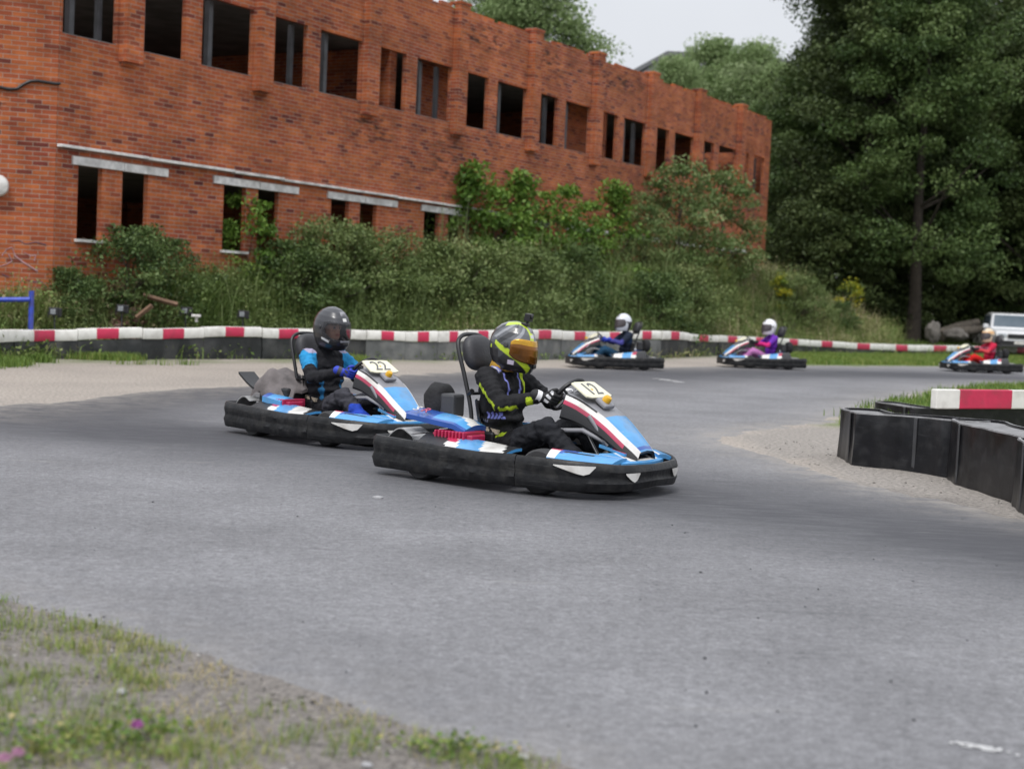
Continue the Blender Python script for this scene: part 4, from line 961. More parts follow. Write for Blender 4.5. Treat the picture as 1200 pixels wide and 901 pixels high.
grass_stuff('dry_grass', P, .022, .003, 'flattened dry straw and moss on the foreground verge', .9, 9, .035, 18, 2.2)
n = 60; P = np.c_[rng.normal(-1.52, .24, n), rng.normal(4.30, .10, n)]; P = P[~inside(P, OUT)]
P = np.concatenate([P, np.c_[rng.normal(-1.08, .10, 40), rng.normal(4.36, .07, 40)][:22], np.c_[rng.normal(-.16, .09, 16), rng.normal(4.40, .04, 16)]])
rng = np.random.default_rng(91); k = 14; C = np.repeat(np.c_[P, np.full(len(P), .03)], k, 0)+rng.normal(size=(len(P)*k, 3))*np.array([.03, .03, .014])
V, Fq, T = leaves(C, .020*(.7+.6*rng.random(len(C))), .85, .5, np.clip(rng.normal(.4, .25, len(C)), 0, 1), rng)
tag(link('clover_leaves', npmesh('clover_leaves', V, Fq, LF['grass'], tint=T)), 'low clover leaves among the grass at the lower left', 'clover', kind='stuff')
# pebbles on verge, sand apron and a few on the track
def stones(name, P, sz, m, lab, seed):
    rng = np.random.default_rng(seed); base = np.array([[1, 0, 0], [-1, 0, 0], [0, 1, 0], [0, -1, 0], [0, 0, 1], [0, 0, -1.]]); fc = np.array([[0, 2, 4], [2, 1, 4], [1, 3, 4], [3, 0, 4], [2, 0, 5], [1, 2, 5], [3, 1, 5], [0, 3, 5]])
    n = len(P); s3 = sz[:, None, None]*rng.uniform(.5, 1.2, (n, 1, 3))*np.array([1, 1, .5]); a = rng.random(n)*6.28; V = base[None]*s3*rng.uniform(.75, 1.2, (n, 6, 1))
    c_, s_2 = np.cos(a)[:, None], np.sin(a)[:, None]; V = np.stack([V[..., 0]*c_-V[..., 1]*s_2, V[..., 0]*s_2+V[..., 1]*c_, V[..., 2]+V[..., 0]*.2], -1)+P[:, None]+np.array([0, 0, 1.])*sz[:, None, None]*.18
    me = npmesh(name, V.reshape(-1, 3), (fc[None]+np.arange(n)[:, None, None]*6).reshape(-1, 3), m, tint=np.repeat(rng.random(n), 6)); o = tag(link(name, me), lab, 'stones', kind='stuff')
    md = o.modifiers.new('round', 'SUBSURF'); md.levels = md.render_levels = 1; return o
M['stone'] = leafmat('pebble', [(.07, .065, .065), (.16, .145, .13), (.22, .205, .19), (.34, .325, .31)], .85, 0.)
n = 9000; P = np.c_[rng.uniform(-3.2, .7, n), rng.uniform(3.2, 6.9, n)]; P = P[(~inside(P, OUT)) | (polydist(P, OUT[::2]) < .10)]
stones('pebbles', np.c_[P, np.zeros(len(P))], .0045+.018*rng.random(len(P))**4, M['stone'], 'small pebbles and grit scattered over the foreground verge', 12)
n = 2600; P = np.c_[rng.uniform(2, 7, n), rng.uniform(8, 16, n)]; P = P[inside(P, INN) & (polydist(P, INN[::2]) < .9)]
stones('gravel', np.c_[P, np.zeros(len(P))], .006+.02*rng.random(len(P))**4, M['stone'], 'gravel and grit along the sandy edge of the infield', 13)
n = 190; P = np.c_[rng.uniform(-3, 4, n), rng.uniform(4.4, 10, n)]; P = P[inside(P, OUT) & ~inside(P, INN)]
stones('loose_stones', np.c_[P, np.full(len(P), .007)], .004+.014*rng.random(len(P))**3, M['dark'], 'scattered dark crumbs of rubber and stone on the asphalt', 14)
for (u, v, s_, lab) in ((143, 810, .026, 'pale grey pebble lying on the bare verge'), (557, 880, .022, 'whitish stone in the grass tuft at the edge of the asphalt'), (443, 583, .035, 'pale crushed scrap on the asphalt below the rear of the nearest kart'), (430, 896, .02, 'whitish pebble at the bottom edge of the photo'), (612, 886, .024, 'grey white stone at the tip of the grassy verge')):
    p = ground(u, v, .008); bm = bmesh.new(); bmesh.ops.create_icosphere(bm, subdivisions=2, radius=1)
    for vtx in bm.verts: vtx.co *= 1+.25*noise.noise(vtx.co*1.7+Vector((u, v, 0)))
    me = bpy.data.meshes.new('stone'); bm.to_mesh(me); bm.free(); shade(me, 50); me.materials.append(M['stonep'] if 'stonep' in M else M.setdefault('stonep', mat('pale_stone', (.30, .30, .31), .8, var=.25, vscale=3)))
    o = link('stone', me); o.location = p; o.scale = (s_, s_*.7, s_*.4); o.rotation_euler = (0, 0, u); tag(o, lab, 'stone')
# clover flowers
M['clover'] = mat('clover_purple', (.42, .13, .38), .6, var=.3, vscale=60); M['cloverp'] = mat('clover_pink', (.55, .30, .45), .6, var=.2, vscale=60); M['stem'] = mat('plant_stem', (.08, .15, .03), .6)
for (u, v, m_, lab) in ((161, 849, 'clover', 'purple clover flower standing alone on the verge'), (21, 882, 'cloverp', 'pale pink clover flower second from the left edge'), (5, 888, 'cloverp', 'pale pink clover flower at the left edge of the photo')):
    p = ground(u, v, .10); t = thing('clover_flower', lab, 'flower', (p[0], p[1], 0), 0, 'clover flowers on the verge')
    e = MB(); e.tube([(0, .01, 0), (.004, .004, .05), (0, 0, .092)], .0018, 5); e.build('stem', M['stem'], t)
    C = unit(np.random.default_rng(int(u)).normal(size=(170, 3))); C[:, 2] = np.abs(C[:, 2])*1.1-.25
    V, Fq, T = leaves(C*.0145+np.array([0, 0, .10]), .013, .5, .2, None, np.random.default_rng(3)); link('flower_head', npmesh('flower_head', V, Fq, M[m_], tint=T), t)

# ---- grey rubble and logs, white car at the edge of the wood
M['rock'] = mat('grey_rock', (.115, .105, .095), .9, bump=.6, bscale=8, var=.3, vscale=3); M['log'] = mat('grey_log', (.085, .072, .058), .9, bump=.5, bscale=12, var=.3)
for i, (u, v, D, sx, sz, lab) in enumerate(((1094, 389, 58, .30, .40, 'upright pale grey boulder at the left of the rubble by the wood'), (1120, 392, 58.5, .4, .24, 'low grey boulder in the middle of the rubble by the wood'), (1136, 388, 60, .4, .3, 'rounded grey boulder next to the white car'))):
    c = at(u, v, D); bm = bmesh.new(); bmesh.ops.create_icosphere(bm, subdivisions=3, radius=1)
    for vtx in bm.verts: vtx.co *= 1+.35*noise.noise(vtx.co*1.6+Vector((i*7, 0, 0)))+.2*noise.noise(vtx.co*4+Vector((0, i*7, 0)))
    me = bpy.data.meshes.new('boulder'); bm.to_mesh(me); bm.free(); shade(me, 60); me.materials.append(M['rock']); o = link('boulder', me); o.location = c; o.scale = (sx, sx*.8, sz); tag(o, lab, 'boulder')
for i, (a, b_, D, lab) in enumerate((((1098, 392), (1146, 378), 59.3, 'grey log slanting up to the right behind the boulders'), ((1104, 394), (1150, 386), 59.0, 'grey log lying lowest of the pile left of the white car'))):
    p, q = at(*a, D), at(*b_, D+.8); e = MB(); e.tube([tuple(p), tuple((p+q)/2+np.array([0, 0, .05])), tuple(q)], [.2, .19, .16], 10); tag(e.build('log', M['log'], smooth=50), lab, 'log')
# ================================================================== karts
def ribbon(path, zb, zt, parent, name, mats, th=.045, stick=None, wob=0.):
    """hollow-looking bumper: a vertical band swept along a plan path; outward side is to the right of travel"""
    P = np.array(path, float); t = np.gradient(P, axis=0); t = unit(t); n = np.stack([t[:, 1], -t[:, 0]], 1)
    N = len(P); zb = np.broadcast_to(zb, (N,)); zt = np.broadcast_to(zt, (N,)); rings = []
    for i in range(N):
        h = zt[i]-zb[i]; w_ = wob*math.sin(i*1.7)
        pr = [(-th, zb[i]+.01), (-.008, zb[i]), (.0, zb[i]+.012), (.012+w_, zb[i]+h*.3), (.002, zb[i]+h*.46), (.004, zb[i]+h*.54), (.014-w_, zb[i]+h*.72), (.004, zt[i]-.016), (-.006, zt[i]-.003), (-.02, zt[i]), (-th, zt[i]-.02)]
        rings.append([(P[i][0]+n[i][0]*o, P[i][1]+n[i][1]*o, z) for o, z in pr])
    K = len(rings[0]); fs = []; ms = []
    for i in range(N-1):
        for k in range(K): fs.append((i*K+k, i*K+(k+1) % K, (i+1)*K+(k+1) % K, (i+1)*K+k)); ms.append(0)
    fs += [tuple(range(K)), tuple((N-1)*K+k for k in range(K))]; ms += [0, 0]
    mb = MB(); mb.add([q for R in rings for q in R], fs, ms); return mb.build(name, mats, parent, smooth=32)
RIGHT = catmull([(-.93, -.40), (-.955, -.52), (-.91, -.585), (-.70, -.61), (-.40, -.645), (-.08, -.675), (.12, -.685), (.34, -.675)], 5)
FRONTH = catmull([(.345, -.675), (.54, -.655), (.74, -.60), (.89, -.49), (.99, -.34), (1.02, -.13), (1.025, 0)], 5)
def flip(P): return np.array([(x, -y) for x, y in P])[::-1]
FRONT = np.concatenate([FRONTH, flip(FRONTH)[1:]])
def fr_y(x):                                        # outer half width of the ring at x
    Q = np.concatenate([RIGHT[6:], FRONTH]); return -float(np.interp(x, Q[:, 0], Q[:, 1]))
def wheel(parent, x, y, r, wd):
    sgn = 1 if y > 0 else -1
    e = MB(); e.lathe([(r*.55, -wd*.5), (r*.9, -wd*.5), (r*.985, -wd*.38), (r, -wd*.15), (r, wd*.15), (r*.985, wd*.38), (r*.9, wd*.5), (r*.55, wd*.5), (r*.5, wd*.3), (r*.5, -wd*.3), (r*.55, -wd*.5)], 32, 'Y', (x, y, r))
    o = e.build('wheel', M['tyre'], parent, smooth=40)
    e = MB(); e.lathe([(0, -wd*.42*sgn), (r*.2, -wd*.42*sgn), (r*.22, sgn*wd*.2), (r*.42, sgn*wd*.22), (r*.5, sgn*wd*.42), (r*.55, sgn*wd*.46), (r*.53, sgn*wd*.2), (r*.49, -wd*.3*sgn), (0, -wd*.3*sgn)], 24, 'Y', (x, y, r)); e.build('rim', M['silver'], o, smooth=40)
    return o
def digits(txt, parent, size, Mx, m):
    me = text_mesh(txt, size); me.materials.append(m); o = link('digits', me, parent); o.matrix_local = Mx; return o

def make_kart(label, group, number, loc, heading, near=True, plate='cream'):
    K = thing('racing_kart', label, 'go-kart', loc, heading, group)
    # bumper ring
    zt = np.interp(RIGHT[:, 0], [-.96, -.5, .0, .34], [.285, .27, .255, .265]); zb = np.full(len(RIGHT), .055)
    ribbon(RIGHT, zb, zt, K, 'side_bumper', M['rubber'], wob=.004)
    ribbon(flip(RIGHT), zb, zt[::-1], K, 'side_bumper', M['rubber'], wob=.004)
    zf = np.interp(np.abs(FRONT[:, 1]), [0, .4, .68], [.225, .235, .262]); ribbon(FRONT, np.interp(np.abs(FRONT[:, 1]), [0, .3, .68], [.075, .06, .05]), zf, K, 'front_bumper', M['rubber'])
    rear = catmull([(-.93, .39), (-.935, .2), (-.935, -.2), (-.93, -.39)], 4); ribbon(rear, .07, .235, K, 'rear_bumper', M['rubber'])
    # white stickers on the front bumper
    for sgn in (-1, 1):
        for (xs_, za, zb_) in (((.62, .86), .165, .225), ((.985, 1.012), .12, .18)):
            mb = MB(); n_ = 8; top = []; bot = []
            for k in range(n_+1):
                x = xs_[0]+(xs_[1]-xs_[0])*k/n_; i = np.searchsorted(FRONTH[:, 0], x); i = min(max(i, 1), len(FRONTH)-1); a, b_ = FRONTH[i-1], FRONTH[i]; tt = unit(b_-a); nn = np.array([tt[1], -tt[0]]); f = (x-a[0])/max(1e-6, b_[0]-a[0]); p = a+(b_-a)*f+nn*.019
                kk = k/n_; lo = zb_-.006-(zb_-za-.006)*min(1, kk/.72, (1-kk)/.16+.02); top.append((p[0], p[1]*-sgn, zb_)); bot.append((p[0], p[1]*-sgn, lo))
            vs = top+bot+[(x, y-.003*sgn, z) for x, y, z in top+bot]; m_ = n_+1
            fs = [(k, k+1, m_+k+1, m_+k) for k in range(n_)]+[(2*m_+k, 3*m_+k, 3*m_+k+1, 2*m_+k+1) for k in range(n_)]
            mb.add(vs, fs); mb.build('sticker', M['white'], K)
    # floor, frame, axle, wheels
    e = MB(); e.prism([(-.2, -.28), (.62, -.26), (.80, -.16), (.80, .16), (.62, .26), (-.2, .28)], .05, .062); e.build('floor_tray', M['dark'], K)
    e = MB()
    for s in (-1, 1): e.tube([(-.85, .22*s, .09), (-.3, .33*s, .085), (.3, .30*s, .085), (.62, .24*s, .10), (.82, .14*s, .11)], .016, 8); e.tube([(-.5, .33*s, .09), (-.5, .60*s, .15), (.1, .62*s, .15), (.15, .3*s, .09)], .014, 8); e.tube([(.52, .26*s, .12), (.52, .52*s, .14)], .018, 8)
    e.tube([(.62, -.25, .10), (.62, .25, .10)], .016, 8); e.tube([(-.2, -.33, .09), (-.2, .33, .09)], .016, 8); e.build('frame', M['dark'], K, smooth=50)
    e = MB(); e.tube([(-.52, -.50, .135), (-.52, .50, .135)], .018, 10); e.build('rear_axle', M['steel'], K, smooth=50)
    wheel(K, -.52, -.50, .140, .18); wheel(K, -.52, .50, .140, .18); wheel(K, .455, -.515, .152, .125); wheel(K, .455, .515, .152, .125)
    # seat bucket
    e = MB()
    def seat(u, v):
        a = (v-.5)*2; prof = catmull([(.10, .10), (-.10, .085), (-.24, .10), (-.335, .22), (-.39, .40), (-.43, .545)], 4); k = u*(len(prof)-1); i = min(int(k), len(prof)-2); x, z = prof[i]+(prof[i+1]-prof[i])*(k-i)
        wd_ = .175+.03*math.sin(u*3.1); return (x+.09*abs(a)**3*(u > .45), a*wd_, z+.16*abs(a)**3.2*(1-u*.85)*(1 if u > .12 else u/.12))
    e.patch(seat, 16, 14, th=.012); e.build('seat', M['black'], K, smooth=50)
    # headrest on its hoop
    e = MB(); hoop = catmull([(-.36, -.20, .14), (-.37, -.20, .45), (-.44, -.195, .70), (-.525, -.18, .925), (-.545, -.12, 1.0), (-.55, 0, 1.015), (-.545, .12, 1.0), (-.525, .18, .925), (-.44, .195, .70), (-.37, .20, .45), (-.36, .20, .14)], 5); e.tube([tuple(p) for p in hoop], .0155, 8)
    e.tube([(-.40, -.197, .60), (-.40, .197, .60)], .012, 8); e.tube([(-.40, -.2, .60), (-.36, -.215, .62)], .02, 8); e.build('headrest_hoop', M['black'], K, smooth=50)
    bm = bmesh.new(); bmesh.ops.create_uvsphere(bm, u_segments=28, v_segments=18, radius=1)
    for v in bm.verts:
        c = v.co; f = lambda q, p: math.copysign(abs(q)**p, q)
        v.co = Vector((f(c.x, .75)*.062, f(c.y, .72)*.155, f(c.z, .78)*.13))
        v.co = Matrix.Rotation(rad(-14), 3, 'Y') @ v.co+Vector((-.475, 0, .885))
    me = bpy.data.meshes.new('headrest'); bm.to_mesh(me); bm.free(); shade(me, 60); me.materials.append(M['dark'] if False else M['pad']); link('headrest', me, K)
    # engine side (right): crimson engine block, blue cover with lettering, air box, tan lid, silver shield
    e = MB()
    for k in range(9): e.box((-.47+.030*k, -.36, .285), (.014, .26, .13))
    e.box((-.36, -.36, .26), (.30, .20, .14)); e.box((-.22, -.38, .27), (.10, .16, .12)); e.build('engine', M['crimson'], K, bevel=.006)
    e = MB()
    def cover(u, v):
        x = -.76+.50*u; y = -.45+.33*v; z = .440-.055*u+.035*math.sin(v*3.14)-.03*max(0, u-.8)/.2; return (x, y+.02*u, z)
    cmf = lambda u, v: (1 if v+.9*u > 1.12 and v+.9*u < 1.45 else (2 if u < .42 or v < .12 else 0))
    e.patch(cover, 24, 12, cmf, .035); e.build('engine_cover', [M['blue'], M['white'], M['deepblue']], K, smooth=40)
    if near:
        Mx = Matrix.Translation((-.70, -.40, .478)) @ Matrix.Rotation(rad(-8), 4, 'Z') @ Matrix.Rotation(rad(14), 4, 'X') @ Matrix.Rotation(rad(5), 4, 'Y')
        o = digits('S', K, .11, Mx, M['white']); o.name = 'lettering'
        o = digits('R', K, .11, Matrix.Translation((-.615, -.405, .472)) @ Matrix.Rotation(rad(-8), 4, 'Z') @ Matrix.Rotation(rad(14), 4, 'X') @ Matrix.Rotation(rad(5), 4, 'Y'), M['crimson']); o.name = 'lettering'
    e = MB(); e.box((-.60, -.12, .50), (.13, .14, .17)); e.build('air_box', M['dark'], K, bevel=.02)
    bm = bmesh.new(); bmesh.ops.create_uvsphere(bm, u_segments=20, v_segments=14, radius=1)
    for v in bm.verts:
        c = v.co; v.co = Vector((math.copysign(abs(c.x)**.7, c.x)*.09, math.copysign(abs(c.y)**.7, c.y)*.12, math.copysign(abs(c.z)**.75, c.z)*.14)); v.co *= 1+.10*noise.noise(v.co*14); v.co += Vector((-.73, -.10, .515))
    me = bpy.data.meshes.new('filter_bag'); bm.to_mesh(me); bm.free(); shade(me, 60); me.materials.append(M['fabric']); link('filter_bag', me, K)
    e = MB(); e.patch(lambda u, v: (-.50+.34*u, -.17+.30*v, .385+.015*math.sin(u*3.1)-.03*u), 8, 8, th=.03); e.build('tank_lid', M['tan'], K, smooth=40)
    e = MB(); e.box((-.36, -.02, .27), (.36, .34, .15)); e.build('fuel_tank', M['black'], K, bevel=.02)
    e = MB(); e.patch(lambda u, v: (-.90+.24*u, -.50+.22*v, .24+.10*math.sin(min(1, u*1.15)*2.4)), 10, 6, th=.008); e.build('exhaust_shield', M['silver'], K, smooth=50)
    e = MB(); e.tube([(-.86, -.30, .22), (-.86, .2, .22)], .06, 14); e.build('silencer', M['silver'], K, smooth=40)
    # side pods: crimson root, blue, white, dark tail
    for s in (-1, 1):
        e = MB()
        def pod(u, v):
            x = -.56+.78*u; yo = fr_y(x)-.05; yi = .36+.06*u; y = yo+(yi-yo)*v; return (x, s*y, .262+(.065 if s < 0 else .15)*math.sin(min(1, v*1.2)*1.57)*(1-u*.55)-.012*u)
        def pm(u, v):
            q = u+.16*v
            return 3 if q < .34 else (2 if q < .46 and v > .3 else (1 if q < .48 else (0 if q < .74 else (1 if q < .99 else 3))))
        e.patch(pod, 30, 10, pm, .02); e.build('side_pod', [M['blue'], M['white'], M['crimson'], M['black']], K, smooth=40)
    # front pods
    for s in (-1, 1):
        e = MB()
        def fp(u, v):
            x = .535+.385*u; yo = fr_y(x)-.035-.015*(1-v); wd_ = .07+.20*math.sin(min(1., .15+u)*1.75)**1.2-.06*u; y = max(.13, yo-wd_*v); return (x, s*y, .262+.052*math.sin(v*1.9)*(1-.5*u)-.022*u)
        def fm(u, v):
            if u < .14: return 1 if v < .6 else 3
            if .20 < u < .66 and .48 < v < .64: return 4
            if u < .38 and v > .22+u*.9: return 2
            if v > .86: return 1
            return 0
        e.patch(fp, 34, 16, fm, .03); e.build('front_pod', [M['blue'], M['white'], M['deepblue'], M['crimson'], M['black']], K, smooth=45)
    # nose cap joining the pods
    e = MB(); e.patch(lambda u, v: (.83+.15*u-.06*(2*v-1)**2, (v-.5)*.66*(1-.12*u), .290-.055*u), 12, 16, lambda u, v: 2 if .3 < u < .7 and .35 < v < .65 else (1 if abs(v-.5) < .3 and u < .85 else 0), .03); e.build('nose', [M['blue'], M['white'], M['black']], K, smooth=45)
    e = MB(); e.patch(lambda u, v: (.68+.20*u, (v-.5)*.36, .335-.045*u), 6, 8, lambda u, v: 1 if u > .55 else 0, .02); e.build('nose_root', [M['blue'], M['crimson']], K)
    # front fairing that carries the number board
    secs = np.array([(.395, .655, .165), (.50, .62, .165), (.61, .565, .160), (.72, .495, .148), (.83, .405, .130), (.92, .33, .105), (.95, .30, .095)]); secs = catmull(secs, 4)
    e = MB(); rows = []
    for (x, z, w_) in secs:
        f = (x-.385)/.565; dz_ = .155-.085*f
        rows.append([(x-.02, -w_-.045, z-dz_), (x-.005, -w_-.034, z-.066), (x, -w_-.022, z-.040), (x, -w_-.004, z-.008), (x, -w_+.012, z), (x, 0, z+.008), (x, w_-.012, z), (x, w_+.004, z-.008), (x, w_+.022, z-.040), (x-.005, w_+.034, z-.066), (x-.02, w_+.045, z-dz_)])
    nn = len(secs); W = 11; vs = [p for r_ in rows for p in r_]+[(x-.012, y*.93, z-.016) for r_ in rows for (x, y, z) in r_]; O = nn*W; fs = []; ms = []
    for i in range(nn-1):
        fr = i/(nn-1)
        for k in range(W-1):
            mi = {0: 3, 9: 3, 1: 2, 8: 2, 2: 1, 7: 1, 3: 1 if fr > .35 else 3, 6: 1 if fr > .35 else 3, 4: 0, 5: 0}[k]
            if k in (4, 5): mi = 4 if fr < .44 else 0
            if k in (2, 7) and fr > .62: mi = 1
            if k in (1, 8) and fr > .7: mi = 3
            if k in (4, 5) and .80 < fr < .88: mi = 5
            q = (i*W+k, i*W+k+1, (i+1)*W+k+1, (i+1)*W+k); fs += [q, tuple(O+j for j in q[::-1])]; ms += [mi, 3]
    edge = [i*W for i in range(nn)]+[(nn-1)*W+k for k in range(1, W)]+[i*W+W-1 for i in range(nn-2, -1, -1)]+[k for k in range(W-2, 0, -1)]
    for a, b_ in zip(edge, edge[1:]+edge[:1]): fs.append((b_, a, O+a, O+b_)); ms.append(3)
    e.add(vs, fs, ms); FA = e.build('front_fairing', [M['blue'], M['white'], M['crimson'], M['black'], M['grey'], M['deepblue']], K, smooth=45)
    tilt = math.atan2(.715-.645, .555-.40)
    Mp = Matrix.Translation((.492, 0, .682)) @ Matrix.Rotation(rad(31), 4, 'Y')
    e = MB(); q = [(-.085, -.15), (-.095, -.10), (-.095, .10), (-.085, .15), (.075, .165), (.09, .12), (.09, -.12), (.075, -.165)]; e.prism(q, -.006, .006, 0, Mp); e.build('number_board', [M[plate]], FA, bevel=.002)
    if number: digits(number, FA, .185, Mp @ Matrix.Translation((.0, 0, .0075)) @ Matrix.Rotation(rad(90), 4, 'Z'), M['digit'])
    if near:
        e = MB(); e.lathe([(0, .009), (.010, .009), (.010, .006), (0, .006)], 10, 'Z', (0, 0, 0), 0, Mp); e.build('bolt', M['amber'], FA)
    e = MB(); Ml = Matrix.Translation((.60, -.04, .625)) @ Matrix.Rotation(rad(36), 4, 'Y'); e.box((.612, -.01, .602), (.10, .13, .035), 0, Matrix.Rotation(rad(36), 3, 'Y')); e.build('lamp_housing', M['grey'], FA, bevel=.012)
    e = MB(); e.lathe([(0, .05), (.022, .046), (.03, .03), (.03, .0)], 16, 'Z', (.618, -.02, .612), 0, Matrix.Rotation(rad(40), 3, 'Y')); e.build('lamp', M['amber'], FA, smooth=50)
    # bracket arms, tie rods, pedals
    e = MB()
    for s in (-1, 1): e.tube([(.34, .16*s, .40), (.56, .20*s, .42), (.74, .15*s, .34)], .016, 8); e.tube([(.60, .20*s, .52), (.74, .16*s, .33)], .014, 8)
    e.build('fairing_bracket', M['grey'], K, smooth=50)
    e = MB(); e.tube([(.46, -.30, .155), (.46, .30, .155)], .012, 8); e.tube([(.52, -.46, .15), (.46, -.1, .19)], .009, 8); e.tube([(.52, .46, .15), (.46, .1, .19)], .009, 8); e.build('tie_rod', M['steel'], K, smooth=50)
    for s in (-1, 1):
        e = MB(); e.tube([(.66, .13*s, .09), (.70, .13*s, .22)], .008, 6); e.box((.70, .13*s, .235), (.02, .07, .05)); e.build('pedal', M['steel'], K)
        e = MB()
        for q in range(9): e.lathe([(.020, -.006), (.026, 0), (.020, .006)], 12, 'X', (.50+.016*q, .28*s, .17))
        e.build('spring', M['green'], K, smooth=60)
    # steering wheel (tilted) and column
    Ms = Matrix.Translation((.300, 0, .640)) @ Matrix.Rotation(rad(-50), 4, 'Y'); SW = .138
    e = MB(); ring = [tuple(Ms @ Vector((SW*math.cos(a), SW*math.sin(a), 0))) for a in (2*math.pi*k/36 for k in range(36))]; e.tube(ring, .0155, 10, closed=True); st_ = e.build('steering_wheel', M['black'], K, smooth=60)
    e = MB()
    for a in (rad(0+180), rad(65), rad(-65)): e.tube([tuple(Ms @ Vector((.03*math.cos(a), .03*math.sin(a), -.012))), tuple(Ms @ Vector((SW*math.cos(a), SW*math.sin(a), 0)))], .011, 6)
    e.tube([tuple(Ms @ Vector((0, 0, .004))), tuple(Ms @ Vector((0, 0, -.02)))], .042, 16); e.build('spoke', M['grey'], st_, smooth=50)
    e = MB(); e.tube([tuple(Ms @ Vector((0, 0, -.02))), (.62, 0, .16)], .011, 8); e.build('steering_column', M['steel'], K, smooth=50)
    K['rim'] = 0; del K['rim']
    return K, Ms, SW
M['pad'] = mat('headrest_vinyl', (.035, .035, .04), .55, bump=.15, bscale=50, var=.2)

# ================================================================== people
def capsules_mesh(caps, voxel, smooth_it=5):
    """one continuous skin over tapered limbs: union of capsules, voxel remeshed and relaxed"""
    bm = bmesh.new()
    for a, b_, ra, rb in caps:
        a, b_ = Vector(a), Vector(b_); ax = b_-a; L_ = max(ax.length, 1e-5); q = ax.to_track_quat('Z', 'Y').to_matrix() if L_ > 1e-4 else Matrix.Identity(3)
        n, m = 16, 5; rings = []
        for k in range(m+1): th = -math.pi/2+math.pi/2*k/m; rings.append((ra*math.cos(th), ra*math.sin(th)))
        for k in range(m+1): th = math.pi/2*k/m; rings.append((rb*math.cos(th), L_+rb*math.sin(th)))
        R = []
        for (r_, h) in rings: R.append([bm.verts.new(a+q @ Vector((max(r_, 1e-4)*math.cos(2*math.pi*j/n), max(r_, 1e-4)*math.sin(2*math.pi*j/n), h))) for j in range(n)])
        for i in range(len(R)-1):
            for j in range(n): bm.faces.new((R[i][j], R[i][(j+1) % n], R[i+1][(j+1) % n], R[i+1][j]))
        bm.faces.new(R[0][::-1]); bm.faces.new(R[-1])
    me = bpy.data.meshes.new('caps'); bm.to_mesh(me); bm.free(); ob = bpy.data.objects.new('caps', me); COL.objects.link(ob)
    r_ = ob.modifiers.new('r', 'REMESH'); r_.mode = 'VOXEL'; r_.voxel_size = voxel
    s_ = ob.modifiers.new('s', 'SMOOTH'); s_.iterations = smooth_it; s_.factor = .5
    dg = bpy.context.evaluated_depsgraph_get(); out = bpy.data.meshes.new_from_object(ob.evaluated_get(dg)); bpy.data.objects.remove(ob); bpy.data.meshes.remove(me)
    return out
def verts_of(me):
    a = np.empty(len(me.vertices)*3, np.float32); me.vertices.foreach_get('co', a); return a.reshape(-1, 3).astype(float)
def setcol(me, c):
    a = me.attributes.new('col', 'FLOAT_COLOR', 'POINT'); a.data.foreach_set('color', np.c_[c, np.ones(len(c))].astype(np.float32).ravel())
def bone(P, a, b_):
    a, b_ = np.array(a), np.array(b_); ab = b_-a; t = ((P-a)@ab)/(ab@ab); tc = np.clip(t, 0, 1); d = P-a-tc[:, None]*ab; return t, d, np.linalg.norm(d, axis=1)
J = dict(hipR=(-.15, -.10, .205), hipL=(-.15, .10, .205), kneeR=(.285, -.225, .415), kneeL=(.285, .225, .415), ankR=(.615, -.16, .165), ankL=(.615, .16, .165), toeR=(.715, -.16, .245), toeL=(.715, .16, .245),
         shR=(-.262, -.195, .728), shL=(-.262, .195, .728), elR=(-.045, -.315, .555), elL=(-.045, .315, .555))
